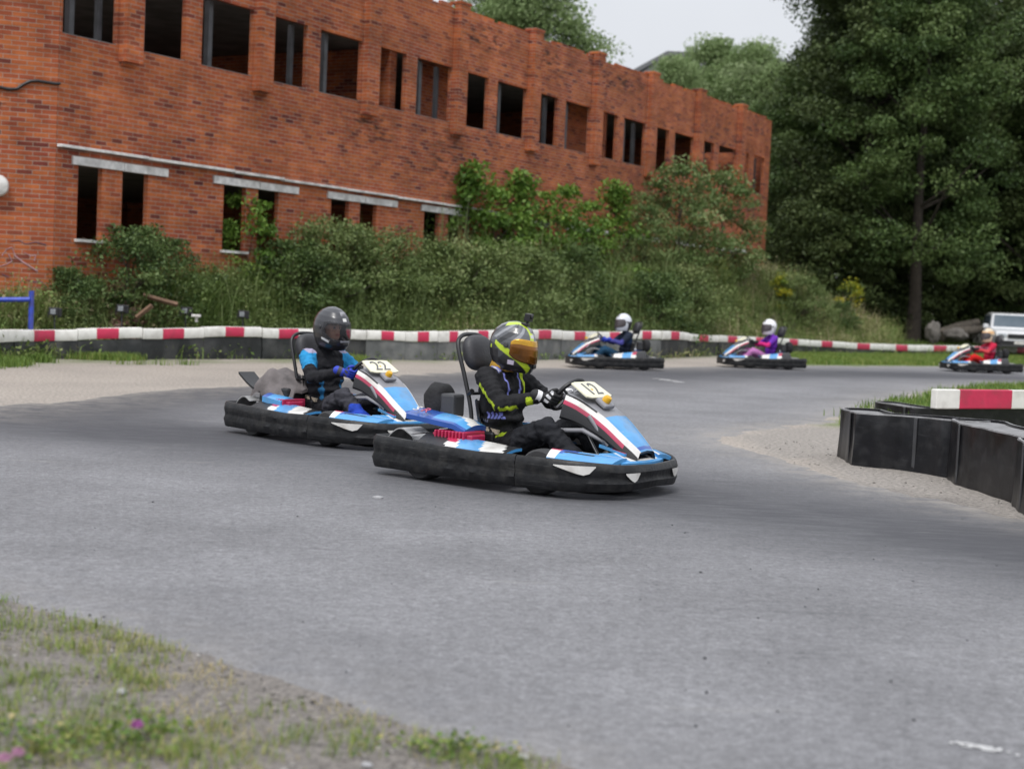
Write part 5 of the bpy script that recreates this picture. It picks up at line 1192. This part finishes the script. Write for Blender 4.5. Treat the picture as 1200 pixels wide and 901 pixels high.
def make_person(label, paint, Ms, SW, loc, heading, voxel, hands, glove_m, cuff_m, lean=0.):
    T = thing('person', label, 'person', loc, heading, 'kart drivers')
    rimR = Ms @ Vector((SW*math.cos(rad(100)), -SW*math.sin(rad(100)), 0)); rimL = Ms @ Vector((SW*math.cos(rad(100)), SW*math.sin(rad(100)), 0))
    caps = []; wr = {}
    for s, rim in ((-1, rimR), (1, rimL)):
        k = 'R' if s < 0 else 'L'; el = Vector(J['el'+k]); app = (rim-el).normalized(); w = rim-app*.095+Vector((0, 0, .012)); wr[k] = (w, app, rim)
        sh = J['sh'+k]
        caps += [(sh, (.45*sh[0]+.55*el[0], .45*sh[1]+.55*el[1]+.006*s, .45*sh[2]+.55*el[2]), .078, .064), ((.45*sh[0]+.55*el[0], .45*sh[1]+.55*el[1]+.006*s, .45*sh[2]+.55*el[2]), tuple(el), .064, .055), (tuple(el), tuple(el*.55+w*.45), .057, .054), (tuple(el*.55+w*.45), tuple(w), .053, .036)]
        hip, kn, an, to = J['hip'+k], J['knee'+k], J['ank'+k], J['toe'+k]
        mid = tuple((np.array(hip)*.45+np.array(kn)*.55)+np.array([0, 0, .008])); caps += [(hip, mid, .108, .092), (mid, kn, .092, .076)]
        m2 = tuple(np.array(kn)*.6+np.array(an)*.4-np.array([.02, 0, .012])); caps += [(kn, m2, .076, .070), (m2, an, .070, .052), (an, tuple(np.array(an)*.4+np.array(to)*.6), .045, .036)]
    caps += [((-.24, -.07, .185), (-.24, .07, .185), .125, .125), ((-.235, -.05, .30), (-.235, .05, .30), .128, .128), ((-.235, -.055, .42), (-.235, .055, .42), .122, .122), ((-.245, -.085, .54), (-.245, .085, .54), .118, .118), ((-.255, -.10, .645), (-.255, .10, .645), .112, .112),
             ((-.262, -.16, .722), (-.262, .16, .722), .082, .082), ((-.255, -.06, .765), (-.255, .06, .765), .062, .062), ((-.24, 0, .74), (-.20, 0, .88), .066, .058), ((-.185, 0, .975), (-.175, 0, 1.02), .088, .094), ((-.135, 0, .935), (-.13, 0, .93), .06, .055), ((-.092, 0, .985), (-.078, 0, .962), .010, .014)]
    me = capsules_mesh(caps, voxel); P = verts_of(me)
    # cloth folds: gather at elbows, knees, waist
    N = np.array([v.normal for v in me.vertices]); amp = np.where(P[:, 2] < .80, .0095, 0.); f = np.array([noise.noise(Vector((p[0]*14+p[2]*9, p[1]*16, p[2]*24-p[0]*8)))+.6*noise.noise(Vector((p[0]*34, p[1]*30, p[2]*38))) for p in P])
    for j in ('elR', 'elL', 'kneeR', 'kneeL'):
        d = np.linalg.norm(P-np.array(J[j]), axis=1); f = f+.75*np.sin(d*150+4*np.array([noise.noise(Vector(p*9)) for p in P]))*np.exp(-(d/.13)**2)
    f = f+.8*np.sin(P[:, 2]*105+5*np.array([noise.noise(Vector(p*7)) for p in P]))*np.exp(-((P[:, 2]-.40)/.11)**2)*(P[:, 0] < -.05)
    P = P+N*(amp*f)[:, None]; me.vertices.foreach_set('co', P.astype(np.float32).ravel())
    setcol(me, paint(P, J, wr)); me.materials.append(M['suit']); shade(me, 180); me.name = 'body'; link('body', me, T)
    # shoes
    for s in ('R', 'L'):
        a, t_ = np.array(J['ank'+s]), np.array(J['toe'+s]); e = capsules_mesh([(tuple(a+(-.02, 0, -.01)), tuple(a+(.01, 0, .03)), .05, .05), (tuple(a+(-.01, 0, -.005)), tuple(t_), .046, .034), (tuple(t_), tuple(t_+(.02, 0, .03)), .034, .03)], .009 if hands else .016, 3); e.materials.append(M['shoe']); shade(e, 180); link('shoe', e, T)
    for s, k in ((-1, 'R'), (1, 'L')):
        w, A, rim = wr[k]; tang = (Ms.to_3x3() @ Vector((-math.sin(rad(100)), -s*-1*math.cos(rad(100))*-1, 0))).normalized()
        tang = (Ms.to_3x3() @ Vector((math.sin(rad(100)), -s*math.cos(rad(100))*-1*-1, 0))).normalized()
        A = (A-tang*A.dot(tang)).normalized(); Nn = tang.cross(A).normalized()
        if Nn.dot(Vector((0, s*1.0, .35))) < 0: Nn = -Nn                # back of the hand outwards and up
        g = lambda a, n, t: tuple(rim+A*a+Nn*n+tang*t)
        hc = []
        pal = [(-.034, .034), (-.012, .036), (.012, .035), (.034, .031)]
        for i, (t, n) in enumerate(pal): hc.append((tuple(w+A*.012+tang*t*.45), g(-.022, n*.85, t), .0215, .0165))
        Ls = [.9, 1.0, .95, .8]
        for i, (t, n) in enumerate(pal):
            q = Ls[i]; pts = [g(-.022, n, t), g(.014*q+.006, n*.92, t*1.03), g(.033*q+.002, .004, t*1.05), g(.020, -.024*q-.003, t*1.04), g(.000, -.031*q, t)]; rs = [.0125, .0118, .0110, .0102, .0092]
            for a_, b_, r1, r2 in zip(pts, pts[1:], rs, rs[1:]): hc.append((a_, b_, r1, r2))
        td = 1 if tang.dot(Vector((0, 0, 1))) > 0 else -1                 # thumb on the upper side, closing from below the rim
        pts = [tuple(w+A*.02+tang*.022*td), g(-.040, .004, .048*td), g(-.014, -.024, .046*td), g(.014, -.026, .036*td)]; rs = [.019, .0155, .0128, .0105]
        for a_, b_, r1, r2 in zip(pts, pts[1:], rs, rs[1:]): hc.append((a_, b_, r1, r2))
        hc.append((tuple(w-A*.045), tuple(w-A*.005), .041, .040)); hc.append((tuple(w-A*.005), tuple(w+A*.02), .033, .028))
        e = capsules_mesh(hc, .0042 if hands else .012, 2 if hands else 1); e.materials.append(glove_m); e.materials.append(cuff_m); shade(e, 180)
        GP = verts_of(e); wv = np.array(w); Av = np.array(A)
        ctr = np.empty(len(e.polygons)*3, np.float32); e.polygons.foreach_get('center', ctr); ctr = ctr.reshape(-1, 3); al = (ctr-wv)@Av; bk = (ctr-np.array(rim))@np.array(Nn)
        mi = (((al < -.010) & (al > -.046)) | ((al < .045) & (al > .012) & (bk > .012) & (np.sin(((ctr-wv)@np.array(tang))*160) > -.2))).astype(np.int32); e.polygons.foreach_set('material_index', mi)
        link('glove', e, T)
    return T, wr
HZ = np.array([-.185, -.17, -.14, -.10, -.05, 0, .05, .10, .14, .165, .178, .182]); HW_ = np.array([.100, .108, .120, .131, .138, .139, .134, .117, .089, .055, .022, .001])
HF = np.array([.165, .180, .192, .198, .194, .186, .172, .146, .108, .066, .026, .001]); HB = np.array([.10, .115, .135, .158, .175, .182, .176, .155, .118, .074, .030, .001])
def hshell(az, z, off=0.):
    W, f, b_ = np.interp(z, HZ, HW_)+off, np.interp(z, HZ, HF)+off, np.interp(z, HZ, HB)+off
    c, s = np.cos(az), np.sin(az); e = 2/2.25; cx = np.sign(c)*np.abs(c)**e; sy = np.sign(s)*np.abs(s)**e; return np.stack([np.where(c > 0, f, b_)*cx, W*sy, z+0*az+off*np.clip(z/.18, -1, 1)], -1)
def make_helmet(person, scheme, visor_m, pos, yaw, pitch, open_port=True, cam_on=False, sc=1., roll=0., hi=True):
    nz, na = (110, 180) if hi else (40, 64); th = np.linspace(0, 1, nz+1); zz = np.interp(th, [0, .08, .9, 1], [-.185, -.172, .165, .182]); az = np.linspace(-math.pi, math.pi, na, endpoint=False)
    A, Z = np.meshgrid(az, zz); V = hshell(A, Z).reshape(-1, 3); idx = np.arange((nz+1)*na).reshape(nz+1, na)
    Fq = np.stack([idx[:-1], np.roll(idx, -1, 1)[:-1], np.roll(idx, -1, 1)[1:], idx[1:]], -1).reshape(-1, 4)
    zl, zh, az0 = -.082, .062, rad(78)
    def port(a, z, g=0.): 
        q = np.abs(a)/(az0+g); mid = (zl+zh)/2-.012*np.cos(a); hh = (zh-zl)/2+g*.16; return (q < 1) & (np.abs(z-mid) < hh*np.sqrt(np.clip(1-q**5, 0, 1)))
    fa, fz = A.reshape(-1)[Fq], Z.reshape(-1)[Fq]; am = np.where(fa.max(1)-fa.min(1) > 3, math.pi, fa.mean(1)); zm = fz.mean(1)
    keep = ~port(am, zm) if open_port else np.ones(len(Fq), bool)
    R = Matrix.Translation(pos) @ Matrix.Rotation(yaw, 4, 'Z') @ Matrix.Rotation(pitch, 4, 'Y') @ Matrix.Rotation(roll, 4, 'X') @ Matrix.Scale(sc, 4)
    me = npmesh('helmet', V, Fq[keep], M['helm'], col=scheme(A.reshape(-1), Z.reshape(-1), V)); shade(me, 50); o = link('helmet', me, person); o.matrix_local = R
    so_ = o.modifiers.new('shell', 'SOLIDIFY'); so_.thickness = .014; so_.offset = -1
    # visor shell just outside the port
    na2, nz2 = 60, 22; a2 = np.linspace(-az0-.10, az0+.10, na2); z2 = np.linspace(0, 1, nz2); A2, T2 = np.meshgrid(a2, z2)
    mid = (zl+zh)/2-.012*np.cos(A2); hh = (zh-zl)/2+.012; hh = hh*np.clip(1-(np.abs(A2)/(az0+.18))**6, .25, 1)**.5; Z2 = mid+(T2*2-1)*hh; V2_ = hshell(A2, Z2, .006).reshape(-1, 3)
    i2 = np.arange(na2*nz2).reshape(nz2, na2); F2 = np.stack([i2[:-1, :-1], i2[:-1, 1:], i2[1:, 1:], i2[1:, :-1]], -1).reshape(-1, 4)
    mv = npmesh('visor', V2_, F2, [visor_m, M['visor_gold']] if cam_on else visor_m); shade(mv, 60)
    if cam_on: mv.polygons.foreach_set('material_index', (T2.reshape(-1)[F2].mean(1) > .74).astype(np.int32))
    v = link('visor', mv, o); vs_ = v.modifiers.new('shell', 'SOLIDIFY'); vs_.thickness = .003
    for s in (-1, 1):                                     # visor pivots
        e = MB(); p = hshell(np.array([s*rad(92)]), np.array([.0]), .001)[0]; e.lathe([(0, .010), (.016, .008), (.02, 0)], 16, 'Y', tuple(p), 0, Matrix.Scale(s, 3, Vector((0, 1, 0)))); e.build('visor_pivot', M['dark'], o, smooth=40)
    e = MB(); rimv = [tuple(hshell(np.array([a]), np.array([-.180]), -.008)[0]) for a in np.linspace(-math.pi, math.pi, 40, endpoint=False)]; e.tube(rimv, .011, 8, closed=True); e.build('neck_trim', M['fabric'], o, smooth=60)
    # raised brow vent and chin vent
    e = MB(); e.patch(lambda u, v_: tuple(hshell(np.array([(v_-.5)*.5]), np.array([.118+.03*u]), .008*math.sin(u*3.14)*math.sin(v_*3.14)+.002)[0]), 6, 8, th=.006); e.build('vent', M['grey'], o, smooth=50)
    e = MB(); e.patch(lambda u, v_: tuple(hshell(np.array([(v_-.5)*.42]), np.array([-.135+.03*u]), .007*math.sin(u*3.14)+.002)[0]), 5, 8, th=.006); e.build('vent', M['black'], o, smooth=50)
    if cam_on:
        e = MB(); p = Vector(hshell(np.array([rad(-8)]), np.array([.158]), 0)[0]); e.box((p.x-.01, p.y, p.z+.012), (.055, .05, .02)); e.tube([tuple(p), (p.x, p.y, p.z+.045)], .011, 8); o1 = e.build('camera_mount', M['black'], o, bevel=.004)
        e = MB(); c = (p.x+.005, p.y, p.z+.068); e.box(c, (.048, .074, .058)); e.tube([(c[0]+.024, c[1]-.015, c[2]+.008), (c[0]+.036, c[1]-.015, c[2]+.008)], .016, 14); e.build('action_camera', M['black'], o, bevel=.005)
    return o

BLK = np.array([.012, .012, .014]); LIME = np.array([.42, .55, .03]); LAV = np.array([.22, .24, .62]); WHT = np.array([.6, .6, .64])
SKIN = np.array([.52, .29, .21])
def base_paint(P, c): 
    C = np.tile(np.array(c, float), (len(P), 1)); C[(P[:, 2] > .86) & (P[:, 0] > -.21)] = SKIN; C[(P[:, 2] > .86) & (P[:, 0] <= -.21)] = (.03, .03, .032); return C
def face(P, C):                                     # brows, eyes, mouth on the front of the face
    fr = (P[:, 0] > -.15) & (P[:, 2] > .9)
    for s in (-1, 1):
        e = fr & (np.hypot((P[:, 1]-s*.033)/1.6, P[:, 2]-.998) < .0085); C[e] = (.05, .04, .04)
        b_ = fr & (np.abs(P[:, 1]-s*.035) < .022) & (np.abs(P[:, 2]-1.022) < .006); C[b_] = (.10, .06, .04)
    C[fr & (np.abs(P[:, 1]) < .024) & (np.abs(P[:, 2]-.934) < .006)] = (.36, .12, .10); return C
def paint_lead(P, J, wr):
    C = base_paint(P, BLK)
    for k, s in (('R', -1), ('L', 1)):
        sh, el = np.array(J['sh'+k]), np.array(J['el'+k]); w = np.array(wr[k][0])
        t, d, r = bone(P, sh, el); on = (r < .10) & (P[:, 1]*s > .13) & (t > -.1) & (t < 1.05) & (P[:, 2] > .42)
        dd = unit(d); C[on & (dd@unit(np.array([-.62, .35*s, -.70])) >.62) & (t > .2)] = LIME
        t2, d2, r2 = bone(P, el, w); on2 = (r2 < .085) & (t2 > -.05) & (t2 < 1.2) & (P[:, 1]*s > .10) & (P[:, 2] > .45) & (r2 < r+.02)
        dd2 = unit(d2); C[on2 & (dd2@unit(np.array([-.25, .65*s, -.72])) > .66) & (t2 < .40)] = LIME
        C[on2 & (t2 > .62) & (t2 < .78) & (dd2@np.array([0, .5*s, -.86]) > .1)] = LIME
        # shoulder yoke: white and lavender patch
        y = (np.abs(P[:, 1])*1. > .075) & (P[:, 1]*s > 0) & (P[:, 2] > .775-.25*(np.abs(P[:, 1])-.09)) & (P[:, 2] < .87) & (np.abs(P[:, 0]+.23) < .10)
        C[y & (np.abs(P[:, 1]) < .15) & (np.abs(P[:, 0]+.23) < .07)] = LAV*.75; C[y & (np.abs(P[:, 1]) > .12) & (np.abs(P[:, 1]) < .142)] = WHT*.8
    front = (P[:, 0] > -.20) & (P[:, 2] > .42) & (P[:, 2] < .76)
    C[front & (np.abs(P[:, 1]-.13) < .016) & (P[:, 2] > .55)] = LIME; C[front & (np.abs(np.abs(P[:, 1])-.065-.15*(P[:, 2]-.6)) < .010) & (P[:, 2] > .6)] = LAV
    patch = (P[:, 2] > .435) & (P[:, 2] < .48) & (P[:, 1] < -.115) & (P[:, 0] > -.25) & (P[:, 0] < -.10) & (P[:, 1] > -.2)
    C[patch & (np.sin(P[:, 0]*260) > -.35)] = LAV
    p2 = (P[:, 2] > .41) & (P[:, 2] < .43) & (P[:, 1] < -.10) & (P[:, 0] > -.33) & (P[:, 0] < -.24) & (P[:, 1] > -.2); C[p2 & (np.sin(P[:, 0]*300) > -.2)] = (.15, .16, .22)
    belt = (np.abs(P[:, 2]-.315-.22*(P[:, 0]+.2)) < .012) & (P[:, 0] < -.09) & (P[:, 1] < -.08) & (P[:, 1] > -.2); C[belt] = LIME
    leg = (P[:, 0] > -.05) & (P[:, 2] < .50) & (np.abs(P[:, 1]) > .05); C[leg & (P[:, 2] < .52) & (P[:, 0] > .0)] = (.016, .017, .021)
    return face(P, C)
def paint_second(P, J, wr):
    C = base_paint(P, (.013, .013, .016)); BL_ = (.02, .22, .46)
    for k, s in (('R', -1), ('L', 1)):
        sh, el = np.array(J['sh'+k]), np.array(J['el'+k]); t, d, r = bone(P, sh, el); on = (r < .105) & (P[:, 1]*s > .155) & (t > -.05) & (t < .62) & (P[:, 2] > .5); C[on] = BL_
        C[(r < .11) & (P[:, 1]*s > .15) & (P[:, 2] > .765) & (np.abs(P[:, 1]) < .235)] = (.32, .30, .42)
    leg = (P[:, 0] > .02) & (P[:, 2] < .52) & (np.abs(P[:, 1]) > .05); C[leg] = (.042, .042, .052)
    low = leg & (P[:, 0] > .40) & (P[:, 2] < .36); C[low] = (.02, .06, .42)
    C[(P[:, 0] > -.15) & (P[:, 0] < -.05) & (np.abs(P[:, 1]) > .095) & (P[:, 2] > .35) & (P[:, 2] < .52)] = (.02, .12, .26)
    return face(P, C)
def paint_simple(top, arm, leg, yoke=None):
    def f(P, J, wr):
        C = base_paint(P, top)
        for k, s in (('R', -1), ('L', 1)):
            el = np.array(J['el'+k]); t, d, r = bone(P, el, np.array(wr[k][0])); C[(r < .09) & (t > -.2) & (P[:, 2] > .42) & (np.abs(P[:, 1]) > .12)] = arm
        C[(P[:, 0] > -.08) & (P[:, 2] < .52) & (np.abs(P[:, 1]) > .04)] = leg
        if yoke is not None: C[(P[:, 2] > .56) & (P[:, 2] < .68) & (np.abs(P[:, 1]) < .26) & (P[:, 0] < .0)] = yoke
        return C
    return f
def sch_lead(a, z, V):
    C = np.tile(np.array([.055, .058, .066]), (len(a), 1)); aa = np.abs(a)
    C[z > .02] = (.085, .09, .10); sw = np.sin(aa*7+z*40); C[(aa > 1.2) & (sw > .55)] = (.02, .022, .026); C[(z > .04) & (sw < -.75)] = (.24, .25, .27)
    C[z < -.055-.05*(aa-1.0)*(aa > 1.)] = (.015, .015, .017)
    C[(z < -.04) & (aa > 1.9)] = (.015, .015, .017)
    st = np.abs(V[:, 1]+.045-.02*np.sin(V[:, 0]*20)) < .022; C[st & (z > .06) & (V[:, 0] > -.06)] = LIME
    st = np.abs(V[:, 1]-.065) < .016; C[st & (z > .06) & (V[:, 0] > -.02)] = LIME
    C[(aa > .95) & (aa < 2.15) & (np.abs(z+.018+.085*(1.85-aa)) < .016+.012*(2.15-aa))] = LIME
    C[(aa > .35) & (aa < 1.05) & (z < -.085) & (np.abs(z+.150-.11*(aa-.5)) < .027)] = LIME
    C[(aa > 1.25) & (aa < 1.5) & (np.abs(z+.118) < .016)] = (.55, .5, .62)
    C[(aa < .40) & (np.abs(z-.093) < .012) & (aa > .1)] = (.55, .55, .57)
    C[(aa > 2.35) & (aa < 2.5) & (np.abs(z+.03) < .012)] = LIME; return C
def sch_second(a, z, V):
    aa = np.abs(a); C = np.tile(np.array([.026, .027, .033]), (len(a), 1)); C[z < -.02-.04*(aa > 1.2)] = (.012, .012, .014)
    C[(np.abs(a+.02) < .15) & (np.abs(z-.085) < .013)] = (.66, .66, .64)
    C[(aa > 1.05) & (aa < 1.5) & (np.abs(z+.105+.05*(1.3-aa)) < .011)] = (.6, .6, .6); C[(aa < .35) & (np.abs(z+.100) < .009)] = (.6, .62, .7); return C
def sch_plain(c1, c2, zc=-.03, band=None):
    def f(a, z, V):
        C = np.tile(np.array(c1, float), (len(a), 1)); C[(np.abs(a) > 1.7) & (z < zc+.04)] = c2
        if band is not None: C[(z > .03) & (z < .10)] = band
        return C
    return f
# ---- the five karts and their drivers
GK = 'racing karts on the track'
KA = rad(-34); KC = (.145, 11.20, .006)
k1, MS, SWR = make_kart('blue and white kart with number 12 board, leading, nearest the camera', GK, '12', KC, KA, True); k1.scale = (1.035,)*3
p1, wr1 = make_person('driver in black suit with lime stripes and amber visor, in the number 12 kart', paint_lead, MS, SWR, KC, KA, .0095, True, M['gloveblack'], M['glovewhite']); p1.scale = (1.035,)*3
make_helmet(p1, sch_lead, M['visor_amber'], (-.172, 0, .957), rad(14), rad(9), True, True, .95)
e = capsules_mesh([((-.235+.075*math.cos(a), .082*math.sin(a), .805+.008*math.sin(3*a)), (-.225+.07*math.cos(a+.55), .078*math.sin(a+.55), .825+.012*math.sin(2*a)), .036, .036) for a in np.arange(0, 6.28, .5)], .008, 3); e.materials.append(M['gold']); shade(e, 180); link('neck_scarf', e, p1)
K2A = rad(-42); K2C = (-1.53, 13.80, .006)
k2 = dup(k1); k2.scale = (1, 1, 1); k2.location = K2C; k2.rotation_euler = (0, 0, K2A); [setattr(c, 'location', (.02, 0, -.085)) for c in k2.children if c.name.startswith('headrest')]; k2['label'] = 'blue and white kart with number 22 board, second in line behind the leading kart'
for c in list(k2.children):
    if c.name.startswith('front_fairing'):
        for d in list(c.children):
            if d.name.startswith('digits'):
                me = text_mesh('22', .185); me.materials.append(M['digit']); d.data = me
    if c.name.startswith(('lettering', 'filter_bag', 'air_box', 'engine_cover', 'tank_lid')) and not c.name.startswith('tank_lid'):
        bpy.data.objects.remove(c)
# grey cloth cover and turned-up black flap over the second kart's engine
def drape(u, v):
    x = -.76+.50*u; y = -.43+.44*v; rx = (u-.30)/.70 if u > .30 else (.30-u)/.30
    z = .60-.17*max(0, rx)**1.6*(1 if u > .3 else .55)-.16*abs(2*v-1)**3.5+.022*noise.noise(Vector((u*5, v*6, 1)))+.012*math.sin(u*19+v*7)*abs(2*v-1)
    return (x+.02*noise.noise(Vector((u*4, v*4, 5))), y, z-.05*(u > .3)*(v < .2))
e = MB(); e.patch(drape, 26, 22, th=.03); o = e.build('cloth_cover', M['greycloth'], k2, smooth=60); o['label'] = 'grey cloth cover over the engine'
e = MB(); e.box((-.50, -.21, .36), (.40, .34, .16)); e.build('engine_box', M['black'], k2, bevel=.02)
e = MB(); e.patch(lambda u, v: (-.93+.42*u, -.44+.18*v+.05*u, .50-.11*math.sin(u*2.2)+.05*(1-u)**2), 12, 5, th=.02); o = e.build('flap', M['black'], k2, smooth=50); o['label'] = 'turned up black flap behind the engine'
e = MB(); e.patch(lambda u, v: (-.50+.26*u, -.50+.20*v, .36+.03*math.sin(v*3)-.03*u), 8, 6, lambda u, v: 1 if u < .3 else 0, .05); e.build('engine_cover', [M['blue'], M['deepblue']], k2, smooth=40)
p2, wr2 = make_person('driver with bright blue sleeves, blue gloves and matt black helmet, face seen through the visor', paint_second, MS, SWR, K2C, K2A, .0105, True, M['gloveblue'], M['glovedark'])
make_helmet(p2, sch_second, M['visor_clear'], (-.165, 0, 1.005), rad(2), rad(8), True, False, 1.02)
FAR = [
    (ground(719, 432, .0), rad(192), 'kart whose driver wears a white and dark helmet, in front of the grey belting', paint_simple((.012, .018, .035), (.05, .05, .22), (.012, .05, .10), (.02, .04, .09)), sch_plain((.62, .64, .70), (.03, .03, .035)), M['visor_pale'], 'driver in dark blue suit with white and dark helmet, in the third kart', M['gloveblue']),
    (ground(891, 431.5, .0), rad(190), 'kart whose driver wears purple and magenta, fourth in line', paint_simple((.13, .025, .34), (.52, .02, .16), (.42, .16, .38), (.16, .03, .40)), sch_plain((.72, .72, .74), (.5, .5, .52)), M['visor_pale'], 'driver in purple and magenta with plain white helmet', M['gloveblack']),
    (ground(1148, 436.5, .0), rad(188), 'kart whose driver wears a red suit, last in line at the right edge', paint_simple((.45, .015, .05), (.48, .05, .06), (.50, .012, .012), (.50, .16, .24)), sch_plain((.60, .50, .36), (.20, .19, .19), -.03, (.58, .33, .14)), M['visor_pale'], 'driver in red suit with cream and orange helmet', M['gloveblack']),
]
for (g_, hd, lab, pf, sch, vm, plab, gm) in FAR:
    kk = dup(k1); kk.location = (g_[0], g_[1], .006); kk.rotation_euler = (0, 0, hd); kk.scale = (.96, .96, .96); kk['label'] = lab
    for c in list(kk.children):
        if c.name.startswith('lettering'): bpy.data.objects.remove(c); continue
        if c.name.startswith('front_fairing'):
            for d in list(c.children):
                if d.name.startswith(('digits', 'bolt')): bpy.data.objects.remove(d)
    pp, _ = make_person(plab, pf, MS, SWR, (g_[0], g_[1], .006), hd, .018, False, gm, gm); pp.scale = (.96, .96, .96)
    make_helmet(pp, sch, vm, (-.172, 0, 1.005), rad(16), rad(4), False, False, 1.02, hi=False)

# ================================================================== white car by the wood
def make_car():
    D = 60.; c = at(1181, 404, D); t = thing('parked_car', 'white car parked behind the barrier at the right edge by the wood', 'car', (c[0], D, float(height(c[0], D))), rad(-90-6))
    s_ = mat('white_car_paint', (.74, .75, .77), .25, coat=.6, var=.05); gl = mat('car_glass', (.10, .13, .16), .08, spec=.8)
    # side profile (x forward, z up) -> lofted with width taper
    prof = [(-2.3, .45), (-2.3, .98), (-1.0, 1.02), (-.95, 1.05), (-.75, 1.62), (-.2, 1.68), (.35, 1.63), (.95, 1.08), (1.5, 1.04), (2.05, .96), (2.2, .85), (2.25, .55), (2.2, .40), (-2.2, .40)]
    mb = MB(); vs = []; n = len(prof)
    for y, k in ((-.90, 1), (-.86, 1.0), (.86, 1.0), (.90, 1)):
        for (x, z) in prof:
            inset = .16*max(0, (z-1.05))/.6; yy = (abs(y)-inset)*(1 if y > 0 else -1)
            if abs(y) > .88: z = .40+(z-.40)*.965
            vs.append((x*(.985 if abs(y) > .88 else 1), yy, z))
    fs = [tuple(range(n))[::-1], tuple(3*n+k for k in range(n))]
    for j in range(3):
        for k in range(n): fs.append((j*n+k, j*n+(k+1) % n, (j+1)*n+(k+1) % n, (j+1)*n+k))
    mb.add(vs, fs); mb.build('body', s_, t, smooth=28)
    def quad(name, pts, m, th=.012):
        a = np.array(pts, float); nn = np.cross(a[1]-a[0], a[2]-a[0]); nn /= np.linalg.norm(nn); e = MB(); q = [tuple(p+nn*th) for p in a]+[tuple(p-nn*th) for p in a]; k = len(pts)
        e.add(q, [tuple(range(k)), tuple(range(k, 2*k))[::-1]]+[(i, (i+1) % k, k+(i+1) % k, k+i) for i in range(k)]); return e.build(name, m, t)
    quad('windscreen', [(.42, -.66, 1.575), (.42, .66, 1.575), (.90, .78, 1.14), (.90, -.78, 1.14)], gl)
    for s in (-1, 1):
        quad('side_window', [(-.62, s*.765, 1.55), (.30, s*.765, 1.55), (.72, s*.862, 1.16), (-.80, s*.862, 1.16)], gl)
        e = MB(); e.box((.72, s*1.02, 1.14), (.12, .20, .16)); e.box((.72, s*.90, 1.10), (.05, .12, .05)); e.build('mirror', s_, t, bevel=.03)
        e = MB(); e.box((2.18, s*.68, .82), (.12, .34, .16)); e.build('headlight', mat('headlamp_glass', (.45, .48, .52), .1, coat=.5), t, bevel=.03)
        for x in (-1.45, 1.4):
            e = MB(); e.lathe([(.19, -.10), (.34, -.10), (.365, -.05), (.365, .05), (.34, .10), (.19, .10), (.19, -.10)], 28, 'Y', (x, s*.80, .365)); w_ = e.build('wheel', M['tyre'], t, smooth=40)
            e = MB(); e.lathe([(0, .08), (.10, .085), (.19, .07), (.20, .09), (.20, -.05), (0, -.05)], 20, 'Y', (x, s*.80, .365), 0, Matrix.Scale(s, 3, Vector((0, 1, 0)))); e.build('rim', M['silver'], w_, smooth=40)
    e = MB(); e.box((2.235, 0, .80), (.07, .98, .17)); e.box((2.245, 0, .55), (.10, 1.5, .16)); e.build('grille', M['black'], t, bevel=.02)
    e = MB(); e.box((2.24, 0, .44), (.10, 1.75, .09)); e.build('bumper', M['dark'], t, bevel=.02)
    e = MB(); e.box((2.30, 0, .56), (.012, .50, .11)); e.build('number_plate', M['white'], t)
make_car()
